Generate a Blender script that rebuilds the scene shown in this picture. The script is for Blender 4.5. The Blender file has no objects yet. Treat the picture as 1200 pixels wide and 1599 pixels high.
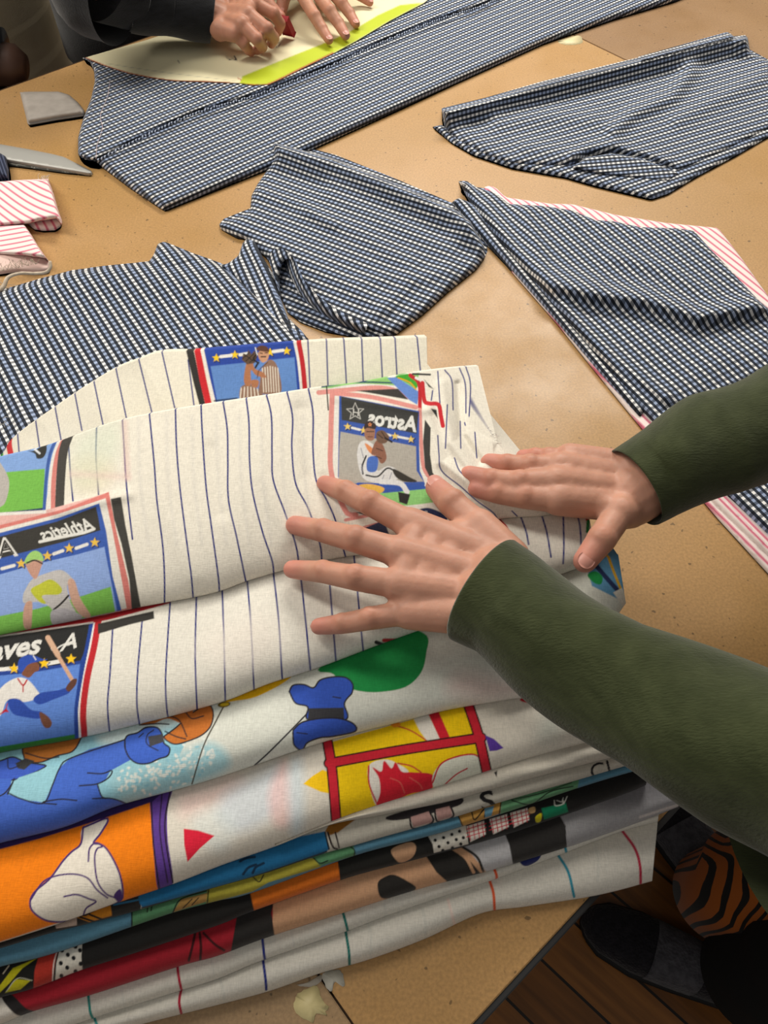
import bpy, bmesh, math, random
import numpy as np
from mathutils import Vector, Matrix, noise
from mathutils.geometry import delaunay_2d_cdt
random.seed(7); rng = np.random.RandomState(5)
C = bpy.context.scene.collection
S = bpy.context.scene
# ---------------------------------------------------------------- camera
F = 1200.0; PITCH = math.radians(56); TT = 0.90; CH = 0.62
cam = bpy.data.cameras.new('camera'); camo = bpy.data.objects.new('camera', cam); C.objects.link(camo)
camo.location = (0, 0, TT+CH); camo.rotation_euler = (math.pi/2-PITCH, 0, 0)
cam.sensor_fit = 'VERTICAL'; cam.sensor_height = 36; cam.lens = F/1599*36; cam.clip_start = .02
S.camera = camo
# ---------------------------------------------------------------- light
S.view_settings.view_transform = 'Standard'; S.view_settings.look = 'None'
S.view_settings.exposure = -0.24; S.view_settings.gamma = 1; S.view_settings.use_curve_mapping = False
w = bpy.data.worlds.new('world'); S.world = w; w.use_nodes = True
w.node_tree.nodes['Background'].inputs[0].default_value = (1, .95, .88, 1)
w.node_tree.nodes['Background'].inputs[1].default_value = 0.30
def area(name, loc, tgt, sx, sy, power, col):
    l = bpy.data.lights.new(name, 'AREA'); l.shape = 'RECTANGLE'; l.size = sx; l.size_y = sy; l.energy = power; l.color = col
    o = bpy.data.objects.new(name, l); C.objects.link(o); o.location = loc
    o.rotation_euler = (Vector(tgt)-Vector(loc)).to_track_quat('-Z', 'Y').to_euler(); return o
area('ceiling_tube_light', (.25, 2.25, 2.4), (-.1, .8, .9), 1.5, .35, 56, (1, .95, .86))
area('ceiling_tube_light', (-1.15, 1.1, 2.5), (.0, .6, .9), .35, 1.4, 30, (1, .94, .84))
area('ceiling_tube_light', (-.9, -.6, 2.75), (0, .4, .9), .8, .35, 4, (1, .96, .9))
# ---------------------------------------------------------------- helpers
CP, SP = math.cos(PITCH), math.sin(PITCH)
def P(px, py, z):
    """a point of the photo carried out to height z above the table top (z may be an array)"""
    px = np.asarray(px, float); py = np.asarray(py, float); z = np.asarray(z, float)
    a = (px-600)/F; b = (799.5-py)/F
    dx = a; dy = b*SP+CP; dz = b*CP-SP
    t = (z-CH)/dz
    return np.stack([dx*t, dy*t, z+TT+0*t], -1)
def depth(px, py, z):
    p = P(px, py, z); return float(p[1]*CP+(TT+CH-p[2])*SP)
def V3(px, py, z): return Vector(P(px, py, z).tolist())
def col(h):
    if isinstance(h, str):
        h = h.lstrip('#'); c = [int(h[i:i+2], 16)/255 for i in (0, 2, 4)]
    else: c = h
    return tuple((x/12.92 if x <= .04045 else ((x+.055)/1.055)**2.4) for x in c)
def c4(h): return (*col(h), 1)
def lut(o, label=None, cat=None, group=None, kind=None):
    if label: o['label'] = label
    if cat: o['category'] = cat
    if group: o['group'] = group
    if kind: o['kind'] = kind
    return o
def empty(name, loc=(0, 0, 0)):
    o = bpy.data.objects.new(name, None); C.objects.link(o); o.location = loc; return o
def addmesh(name, verts, faces, mat, parent=None, smooth=True, uv=None, colors=None):
    me = bpy.data.meshes.new(name)
    verts = np.asarray(verts, np.float32)
    if isinstance(faces, np.ndarray) and faces.ndim == 2:
        n, k = faces.shape
        me.vertices.add(len(verts)); me.vertices.foreach_set('co', verts.ravel())
        me.loops.add(n*k); me.loops.foreach_set('vertex_index', faces.astype(np.int32).ravel())
        me.polygons.add(n); me.polygons.foreach_set('loop_start', np.arange(0, n*k, k, dtype=np.int32))
        me.update(calc_edges=True)
    else:
        me.from_pydata([tuple(map(float, v)) for v in verts], [], [tuple(int(i) for i in f) for f in faces])
    if uv is not None:
        uvl = me.uv_layers.new(name='UVMap'); li = np.zeros(len(me.loops), np.int32)
        me.loops.foreach_get('vertex_index', li)
        uvl.data.foreach_set('uv', np.asarray(uv, np.float32)[li].ravel())
    if colors is not None:
        ca = me.color_attributes.new('print', 'FLOAT_COLOR', 'POINT')
        cc = np.ones((len(verts), 4), np.float32); cc[:, :3] = colors
        ca.data.foreach_set('color', cc.ravel())
    me.polygons.foreach_set('use_smooth', [smooth]*len(me.polygons))
    if mat: me.materials.append(mat)
    me.validate()
    o = bpy.data.objects.new(name, me); C.objects.link(o)
    if parent is not None:
        o.parent = parent; o.matrix_parent_inverse = Matrix.Translation(-Vector(parent.location))
    return o
def cr(pts, n, closed=False):
    """Catmull-Rom through pts, resampled to n points by arc length"""
    p = np.asarray(pts, float)
    if len(p) == 2: q = p
    else:
        if closed: e = np.vstack([p[-1], p, p[0], p[1]])
        else: e = np.vstack([2*p[0]-p[1], p, 2*p[-1]-p[-2]])
        out = []
        for i in range(len(e)-3):
            t = np.linspace(0, 1, 14, endpoint=False)[:, None]
            a, b, c, d = e[i], e[i+1], e[i+2], e[i+3]
            out.append(.5*((2*b)+(-a+c)*t+(2*a-5*b+4*c-d)*t*t+(-a+3*b-3*c+d)*t**3))
        out.append(e[-2][None]); q = np.vstack(out)
    s = np.r_[0, np.cumsum(np.linalg.norm(np.diff(q[:, :2], axis=0), axis=1))]
    t = np.linspace(0, s[-1], n)
    return np.stack([np.interp(t, s, q[:, k]) for k in range(q.shape[1])], -1)
def lin(pts, n):
    q = np.asarray(pts, float); s = np.r_[0, np.cumsum(np.linalg.norm(np.diff(q[:, :2], axis=0), axis=1))]
    t = np.linspace(0, s[-1], n); return np.stack([np.interp(t, s, q[:, k]) for k in range(q.shape[1])], -1)
def segdist(X, Y, pl, closed=False):
    pl = np.asarray(pl, float); n = len(pl); d = np.full(X.shape, 1e9)
    for i in range(n if closed else n-1):
        a = pl[i]; b = pl[(i+1) % n]; ab = b-a; L = (ab**2).sum()+1e-12
        t = np.clip(((X-a[0])*ab[0]+(Y-a[1])*ab[1])/L, 0, 1)
        d = np.minimum(d, np.hypot(X-a[0]-t*ab[0], Y-a[1]-t*ab[1]))
    return d
def inside(X, Y, pl):
    pl = np.asarray(pl, float); r = np.zeros(X.shape, bool); n = len(pl); j = n-1
    for i in range(n):
        xi, yi = pl[i]; xj, yj = pl[j]
        if yi != yj:
            r ^= ((yi > Y) != (yj > Y)) & (X < (xj-xi)*(Y-yi)/(yj-yi)+xi)
        j = i
    return r
# ---- printing on cloth: colour of the dye at every point of the cloth
class Ink:
    def __init__(s): s.ops = []
    def fill(s, pts, c, soft=.7, alpha=1, smooth=False):
        p = cr(pts, max(24, len(pts)*8), True) if smooth else np.asarray(pts, float)
        s.ops.append(('f', p, col(c), soft, alpha)); return s
    def blob(s, pts, c, soft=.7, alpha=1): return s.fill(pts, c, soft, alpha, True)
    def line(s, pts, wd, c, soft=.6, alpha=1, smooth=True):
        p = cr(pts, max(8, len(pts)*6)) if smooth and len(pts) > 2 else np.asarray(pts, float)
        s.ops.append(('l', p, col(c), soft, alpha, wd/2)); return s
    def oblob(s, pts, c, oc, ow=2.0):
        s.blob(pts, c); s.line(list(pts)+[pts[0]], ow, oc); return s
    def ell(s, x, y, rx, ry, ang, c, soft=.7, alpha=1):
        t = np.linspace(0, 2*math.pi, 24, endpoint=False); a = math.radians(ang)
        X = np.cos(t)*rx; Y = np.sin(t)*ry
        return s.fill(np.stack([x+X*math.cos(a)-Y*math.sin(a), y+X*math.sin(a)+Y*math.cos(a)], -1), c, soft, alpha)
    def star(s, x, y, r, c='F2C21E', ang=0, outline=None, skew=1):
        pts = []
        for k in range(10):
            rr = r if k % 2 == 0 else r*.45; a = math.radians(-90+36*k+ang)
            pts.append((x+rr*math.cos(a), y+skew*rr*math.sin(a)))
        if outline: s.line(pts+[pts[0]], 1.1, outline, smooth=False)
        else:
            s.line([(a+1.2, b+1.2) for a, b in pts+[pts[0]]], 1.2, '1B2030', smooth=False); s.fill(pts, c)
        return s
    def text(s, txt, x, y, h, ang, c, mirror=False, shear=0, bold=0, wide=1):
        s.ops.append(('t', glyphs(txt, shear, bold), col(c), .6, 1, x, y, h, math.radians(ang), mirror, wide)); return s
    def paint(s, X, Y, base):
        out = np.empty((X.size, 3)); out[:] = col(base); X = X.ravel(); Y = Y.ravel()
        for op in s.ops:
            c, soft, al = op[2], op[3], op[4]
            if op[0] in 'fl':
                p = op[1]; m = soft*2+2+(op[5] if op[0] == 'l' else 0)
                sel = np.where((X > p[:, 0].min()-m) & (X < p[:, 0].max()+m) & (Y > p[:, 1].min()-m) & (Y < p[:, 1].max()+m))[0]
                if not len(sel): continue
                x, y = X[sel], Y[sel]
                if op[0] == 'f':
                    d = segdist(x, y, p, True); ins = inside(x, y, p); d = np.where(ins, -d, d)
                else: d = segdist(x, y, p)-op[5]
                a = np.clip(.5-d/(2*soft), 0, 1)*al
            else:
                edges, (gw, gh) = op[1]; x0, y0, h, ang, mir, wd = op[5:]
                k = h/gh; hw = gw*k*wd/2+2; hh = h/2+2; R = math.hypot(hw, hh)
                sel = np.where((abs(X-x0) < R) & (abs(Y-y0) < R))[0]
                if not len(sel): continue
                dx = X[sel]-x0; dy = Y[sel]-y0
                gx = (dx*math.cos(ang)+dy*math.sin(ang)); gy = -(-dx*math.sin(ang)+dy*math.cos(ang))
                if mir: gx = -gx
                a = np.zeros(len(sel))
                for ox, oy in ((-.3, -.3), (.3, -.3), (-.3, .3), (.3, .3)):
                    qx = (gx+ox)/(k*wd)+gw/2; qy = (gy+oy)/k+gh/2; r = np.zeros(len(sel), bool)
                    for (xi, yi, xj, yj) in edges:
                        if yi != yj: r ^= ((yi > qy) != (yj > qy)) & (qx < (xj-xi)*(qy-yi)/(yj-yi)+xi)
                    a += r*.25
            out[sel] = out[sel]*(1-a[:, None])+np.array(c)*a[:, None]
        return out
_gl = {}
def glyphs(txt, shear, bold):
    key = (txt, shear, bold)
    if key in _gl: return _gl[key]
    cu = bpy.data.curves.new('lettering', 'FONT'); cu.body = txt; cu.shear = shear; cu.offset = bold; cu.resolution_u = 3
    o = bpy.data.objects.new('lettering', cu); C.objects.link(o); bpy.context.view_layer.update()
    me = bpy.data.meshes.new_from_object(o.evaluated_get(bpy.context.evaluated_depsgraph_get()))
    cnt = {}
    for p in me.polygons:
        vs = list(p.vertices)
        for i in range(len(vs)):
            k = tuple(sorted((vs[i], vs[i-1]))); cnt[k] = cnt.get(k, 0)+1
    co = np.array([v.co[:2] for v in me.vertices]); mn = co.min(0); co = co-mn; sz = co.max(0)
    e = [(*co[a], *co[b]) for (a, b), n in cnt.items() if n == 1]
    bpy.data.objects.remove(o); bpy.data.meshes.remove(me); bpy.data.curves.remove(cu)
    _gl[key] = (e, tuple(sz)); return _gl[key]
# ---------------------------------------------------------------- materials
def mat(name, rough=.8, base='808080', sheen=0, spec=.3):
    m = bpy.data.materials.new(name); m.use_nodes = True; b = m.node_tree.nodes['Principled BSDF']
    b.inputs['Base Color'].default_value = c4(base); b.inputs['Roughness'].default_value = rough
    b.inputs['Specular IOR Level'].default_value = spec
    if sheen: b.inputs['Sheen Weight'].default_value = sheen
    return m, m.node_tree, b
def nd(nt, t, **kw):
    n = nt.nodes.new(t)
    for k, v in kw.items(): setattr(n, k, v)
    return n
def bump(nt, b, scale, strength, dist=.001, coord='Object', detail=3, stretch=None):
    tc = nd(nt, 'ShaderNodeTexCoord'); n = nd(nt, 'ShaderNodeTexNoise'); n.inputs['Scale'].default_value = scale; n.inputs['Detail'].default_value = detail
    src = tc.outputs[coord]
    if stretch:
        mp = nd(nt, 'ShaderNodeMapping'); mp.inputs['Scale'].default_value = stretch; nt.links.new(src, mp.inputs[0]); src = mp.outputs[0]
    bp = nd(nt, 'ShaderNodeBump'); bp.inputs['Strength'].default_value = strength; bp.inputs['Distance'].default_value = dist
    nt.links.new(src, n.inputs['Vector']); nt.links.new(n.outputs[0], bp.inputs['Height']); nt.links.new(bp.outputs[0], b.inputs['Normal'])
    return n
def noisecol(nt, b, c1, c2, scale, detail=4, stretch=None, lo=.35, hi=.65, coord='Object'):
    tc = nd(nt, 'ShaderNodeTexCoord'); n = nd(nt, 'ShaderNodeTexNoise'); n.inputs['Scale'].default_value = scale; n.inputs['Detail'].default_value = detail
    src = tc.outputs[coord]
    if stretch:
        mp = nd(nt, 'ShaderNodeMapping'); mp.inputs['Scale'].default_value = stretch; nt.links.new(src, mp.inputs[0]); src = mp.outputs[0]
    r = nd(nt, 'ShaderNodeValToRGB'); r.color_ramp.elements[0].position = lo; r.color_ramp.elements[1].position = hi
    r.color_ramp.elements[0].color = c4(c1); r.color_ramp.elements[1].color = c4(c2)
    nt.links.new(src, n.inputs['Vector']); nt.links.new(n.outputs[0], r.inputs[0]); nt.links.new(r.outputs[0], b.inputs['Base Color'])
    return r
def m_print():
    m, nt, b = mat('printed_cotton', .85, sheen=.1, spec=.15)
    a = nd(nt, 'ShaderNodeAttribute', attribute_name='print')
    tc = nd(nt, 'ShaderNodeTexCoord'); mp = nd(nt, 'ShaderNodeMapping'); mp.inputs['Scale'].default_value = (1500, 220, 300)
    n = nd(nt, 'ShaderNodeTexNoise'); n.inputs['Scale'].default_value = 1; n.inputs['Detail'].default_value = 2
    mp2 = nd(nt, 'ShaderNodeMapping'); mp2.inputs['Scale'].default_value = (220, 1500, 900)
    n2 = nd(nt, 'ShaderNodeTexNoise'); n2.inputs['Scale'].default_value = 1; n2.inputs['Detail'].default_value = 2
    ad = nd(nt, 'ShaderNodeMath', operation='ADD'); mr = nd(nt, 'ShaderNodeMapRange')
    mr.inputs[1].default_value = .7; mr.inputs[2].default_value = 1.3; mr.inputs[3].default_value = .86; mr.inputs[4].default_value = 1.08
    mx = nd(nt, 'ShaderNodeVectorMath', operation='SCALE')
    L = nt.links.new
    L(tc.outputs['Object'], mp.inputs[0]); L(mp.outputs[0], n.inputs['Vector']); L(tc.outputs['Object'], mp2.inputs[0]); L(mp2.outputs[0], n2.inputs['Vector'])
    L(n.outputs[0], ad.inputs[0]); L(n2.outputs[0], ad.inputs[1]); L(ad.outputs[0], mr.inputs[0])
    L(a.outputs['Color'], mx.inputs[0]); L(mr.outputs[0], mx.inputs['Scale']); L(mx.outputs[0], b.inputs['Base Color'])
    bp = nd(nt, 'ShaderNodeBump'); bp.inputs['Strength'].default_value = .25; bp.inputs['Distance'].default_value = .0006
    L(ad.outputs[0], bp.inputs['Height']); L(bp.outputs[0], b.inputs['Normal'])
    return m
M_PRINT = m_print()
STR = .0034
def ramp(nt, src, stops):
    r = nd(nt, 'ShaderNodeValToRGB'); r.color_ramp.interpolation = 'CONSTANT'; e = r.color_ramp.elements
    while len(e) < len(stops): e.new(.5)
    for i, (p, c) in enumerate(stops): e[i].position = p; e[i].color = (*c, 1)
    nt.links.new(src, r.inputs[0]); return r
def m_gingham():
    m, nt, b = mat('gingham_cotton', .8, sheen=.1, spec=.2); L = nt.links.new
    uv = nd(nt, 'ShaderNodeUVMap'); sp = nd(nt, 'ShaderNodeSeparateXYZ'); L(uv.outputs[0], sp.inputs[0]); rs = []
    W = (.88, .87, .85); N = (.024, .033, .054); B = (.36, .44, .62); W2_ = (1, 1, 1); N2_ = (.26, .27, .29); W3_ = (.86, .87, .9)
    for k in (0, 1):
        d = nd(nt, 'ShaderNodeMath', operation='DIVIDE'); d.inputs[1].default_value = STR*4
        f = nd(nt, 'ShaderNodeMath', operation='FRACT'); L(sp.outputs[k], d.inputs[0]); L(d.outputs[0], f.inputs[0])
        rs.append(ramp(nt, f.outputs[0], [(0, W2_), (.25, N2_), (.5, W3_), (.75, N2_)] if k == 0 else [(0, W), (.25, N), (.5, B), (.75, N)]))
    mx = nd(nt, 'ShaderNodeMix', data_type='RGBA', blend_type='MULTIPLY'); mx.inputs[0].default_value = 1
    L(rs[0].outputs[0], mx.inputs[6]); L(rs[1].outputs[0], mx.inputs[7]); L(mx.outputs[2], b.inputs['Base Color'])
    return m
M_GING = m_gingham()
def m_stripe(name, period, base, line, frac=.22, mid=None):
    m, nt, b = mat(name, .85, sheen=.1, spec=.15); L = nt.links.new
    uv = nd(nt, 'ShaderNodeUVMap'); sp = nd(nt, 'ShaderNodeSeparateXYZ'); L(uv.outputs[0], sp.inputs[0])
    d = nd(nt, 'ShaderNodeMath', operation='DIVIDE'); d.inputs[1].default_value = period
    f = nd(nt, 'ShaderNodeMath', operation='FRACT'); L(sp.outputs[1], d.inputs[0]); L(d.outputs[0], f.inputs[0])
    m2 = col(mid or line)
    r = ramp(nt, f.outputs[0], [(0, m2), (frac*.35, col(line)), (frac, m2), (frac*1.45, col(base))]); L(r.outputs[0], b.inputs['Base Color'])
    return m
M_PINK = m_stripe('pink_striped_cotton', .0095, 'EFE0DA', 'CF7084', .26, 'E6A6B0')
def plain(name, c, rough=.7, c2=None, scale=60, bs=0, spec=.3, metal=0, sheen=0, bscale=None):
    m, nt, b = mat(name, rough, c, sheen, spec); b.inputs['Metallic'].default_value = metal
    if c2: noisecol(nt, b, c, c2, scale)
    if bs: bump(nt, b, bscale or scale*4, bs)
    return m
# ================================================================= the setting
TD = np.array([.76, .65]); TN = np.array([-.65, .76])
def tpt(s, n): return (TD*s+TN*n)
def m_board(name, c1, c2, rough, seed, spec=.45):
    m, nt, b = mat(name, rough, c1, 0, spec); L = nt.links.new
    tc = nd(nt, 'ShaderNodeTexCoord')
    def nz(s, det, lo, hi, a, bb):
        n = nd(nt, 'ShaderNodeTexNoise'); n.inputs['Scale'].default_value = s; n.inputs['Detail'].default_value = det
        mp = nd(nt, 'ShaderNodeMapping'); mp.inputs['Location'].default_value = (seed, seed*2, 0); L(tc.outputs['Object'], mp.inputs[0]); L(mp.outputs[0], n.inputs['Vector'])
        r = nd(nt, 'ShaderNodeMapRange'); L(n.outputs[0], r.inputs[0]); r.inputs[1].default_value = lo; r.inputs[2].default_value = hi; r.inputs[3].default_value = a; r.inputs[4].default_value = bb
        return r
    a = nz(5, 4, .3, .7, 0, 1); g = nz(420, 3, .35, .7, .84, 1.1); sp = nz(160, 1, .25, .29, .45, 1)
    mx = nd(nt, 'ShaderNodeMix', data_type='RGBA'); mx.inputs[6].default_value = c4(c1); mx.inputs[7].default_value = c4(c2); L(a.outputs[0], mx.inputs[0])
    mu = nd(nt, 'ShaderNodeMath', operation='MULTIPLY'); L(g.outputs[0], mu.inputs[0]); L(sp.outputs[0], mu.inputs[1])
    v = nd(nt, 'ShaderNodeVectorMath', operation='SCALE'); L(mx.outputs[2], v.inputs[0]); L(mu.outputs[0], v.inputs['Scale']); L(v.outputs[0], b.inputs['Base Color'])
    rr = nz(14, 4, .3, .7, rough-.07, rough+.1); L(rr.outputs[0], b.inputs['Roughness'])
    return m
M_B1 = m_board('tan_hardboard', 'A9824C', 'B78F5E', .42, 1); M_B2 = m_board('brown_hardboard', '8A6A48', '9B7A56', .45, 5); M_B3 = m_board('worn_hardboard', '8F7350', 'A48660', .5, 9)
M_TRIM = plain('dark_edge_strip', '2B2B2C', .35, spec=.5); M_DARKWOOD = plain('dark_stained_wood', '3A2818', .6, '4A3420', 30)
def slab(name, s0, s1, n0, n1, z0, z1, m, parent, bev=.0008):
    bm = bmesh.new(); vs = []
    for z in (z0, z1):
        for s, n in ((s0, n0), (s1, n0), (s1, n1), (s0, n1)):
            p = tpt(s, n); vs.append(bm.verts.new((p[0], p[1], z)))
    for f in ((3, 2, 1, 0), (4, 5, 6, 7), (0, 1, 5, 4), (1, 2, 6, 5), (2, 3, 7, 6), (3, 0, 4, 7)): bm.faces.new([vs[i] for i in f])
    bmesh.ops.bevel(bm, geom=bm.edges[:], offset=bev, segments=2, affect='EDGES')
    me = bpy.data.meshes.new(name); bm.to_mesh(me); bm.free(); me.materials.append(m)
    o = bpy.data.objects.new(name, me); C.objects.link(o); o.parent = parent
    o.matrix_parent_inverse = Matrix.Translation(-Vector(parent.location)); return o
table = empty('cutting_table', (*tpt(.6, .64), 0))
lut(table, 'large cutting table topped with tan hardboard sheets and edged in dark strip', 'table')
N0, N1 = -.036, 1.30
o = slab('worn_board', -1.1, -.0145, N0, N1, TT-.006, TT, M_B3, table); o['label'] = 'greyish brown worn board at the near end'
o = slab('tan_board', -.013, 1.139, N0, N1, TT-.006, TT, M_B1, table); o['label'] = 'wide tan hardboard sheet in the middle'
o = slab('brown_board', 1.1405, 2.3, N0, N1, TT-.006, TT, M_B2, table); o['label'] = 'darker brown board at the far end'
slab('tabletop', -1.1, 2.3, N0, N1, TT-.036, TT-.0065, M_DARKWOOD, table)
slab('edge_strip', -1.1, 2.3, N0-.0045, N0-.0003, TT-.034, TT-.001, M_TRIM, table)
slab('edge_strip', -1.1, 2.3, N1+.0003, N1+.005, TT-.034, TT-.001, M_DARKWOOD, table)
for s in (-1.0, 2.2):
    for n in (.12, 1.15): slab('leg', s-.04, s+.04, n-.04, n+.04, 0.001, TT-.037, M_DARKWOOD, table, .003)
for n in (.12, 1.15): slab('rail', -.96, 2.16, n-.012, n+.012, TT-.14, TT-.037, M_DARKWOOD, table)
# dried paint and glue on the boards (part of the table)
def splat(name, px, py, pts, c, zoff=.0004, n=36, jag=.05):
    p = cr(pts, n, True); ctr = p.mean(0); p = ctr+(p-ctr)*(1+rng.uniform(-jag, jag, (len(p), 1)))
    v = P(p[:, 0], p[:, 1], zoff); c0 = P(ctr[0], ctr[1], zoff+.0004)
    vb = v.copy(); vb[:, 2] = TT-.0002
    vs = np.vstack([v, c0[None], vb]); k = len(v)
    fs = [(i, (i+1) % k, k) for i in range(k)]+[(k+1+i, k+1+(i+1) % k, (i+1) % k, i) for i in range(k)]
    addmesh(name, vs, fs, plain(name, c, .45, bs=.3, scale=80), table)
splat('paint_stain', 0, 0, [(462, 1556), (478, 1545), (496, 1540), (503, 1560), (514, 1574), (508, 1580), (512, 1586), (494, 1583), (489, 1598), (472, 1588), (460, 1580)], 'CDBF8C')
splat('paint_stain', 0, 0, [(463, 1538), (480, 1534), (502, 1522), (503, 1530), (492, 1539), (478, 1541)], 'B5ADA0', .0003)
splat('paint_stain', 0, 0, [(504, 1520), (530, 1515), (538, 1530), (536, 1541), (523, 1533), (518, 1549), (508, 1538)], 'BDBAAE', .0003)
splat('paint_stain', 0, 0, [(872, 64), (890, 58), (905, 56), (911, 66), (895, 70), (880, 69)], 'D8CBA0', .0003)

# floor
def m_floor():
    m, nt, b = mat('dark_floorboards', .38, '4A2A10', 0, .5); L = nt.links.new
    tc = nd(nt, 'ShaderNodeTexCoord'); mp = nd(nt, 'ShaderNodeMapping'); mp.inputs['Rotation'].default_value = (0, 0, math.radians(42)); L(tc.outputs['Object'], mp.inputs[0])
    br = nd(nt, 'ShaderNodeTexBrick'); br.offset = .4; br.inputs['Scale'].default_value = 1; br.inputs['Brick Width'].default_value = 1.6; br.inputs['Row Height'].default_value = .085
    br.inputs['Mortar Size'].default_value = .0025; br.inputs['Color1'].default_value = c4('96602A'); br.inputs['Color2'].default_value = c4('77491C'); br.inputs['Mortar'].default_value = c4('140A04')
    L(mp.outputs[0], br.inputs['Vector'])
    mp2 = nd(nt, 'ShaderNodeMapping'); mp2.inputs['Scale'].default_value = (3, 40, 1); L(mp.outputs[0], mp2.inputs[0])
    n = nd(nt, 'ShaderNodeTexNoise'); n.inputs['Scale'].default_value = 1.5; n.inputs['Detail'].default_value = 6; L(mp2.outputs[0], n.inputs['Vector'])
    r = nd(nt, 'ShaderNodeMapRange'); r.inputs[1].default_value = .3; r.inputs[2].default_value = .7; r.inputs[3].default_value = .55; r.inputs[4].default_value = 1.2; L(n.outputs[0], r.inputs[0])
    v = nd(nt, 'ShaderNodeVectorMath', operation='SCALE'); L(br.outputs[0], v.inputs[0]); L(r.outputs[0], v.inputs['Scale']); L(v.outputs[0], b.inputs['Base Color'])
    return m
fl = addmesh('floor', [(-4, -3, 0), (4, -3, 0), (4, 5, 0), (-4, 5, 0), (-4, -3, -.05), (4, -3, -.05), (4, 5, -.05), (-4, 5, -.05)],
    [(0, 1, 2, 3), (7, 6, 5, 4), (0, 4, 5, 1), (1, 5, 6, 2), (2, 6, 7, 3), (3, 7, 4, 0)], m_floor(), smooth=False); fl['kind'] = 'structure'
M_WALL = plain('wall_paint', 'B0A894', .9, 'B8B09C', 3)
wl = addmesh('wall_back', [(-4, 5, 0), (4, 5, 0), (4, 5, 3), (-4, 5, 3), (-4, 5.1, 0), (4, 5.1, 0), (4, 5.1, 3), (-4, 5.1, 3)],
    [(0, 1, 2, 3), (7, 6, 5, 4), (0, 4, 5, 1), (1, 5, 6, 2), (2, 6, 7, 3), (3, 7, 4, 0)], M_WALL, smooth=False); wl['kind'] = 'structure'

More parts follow.
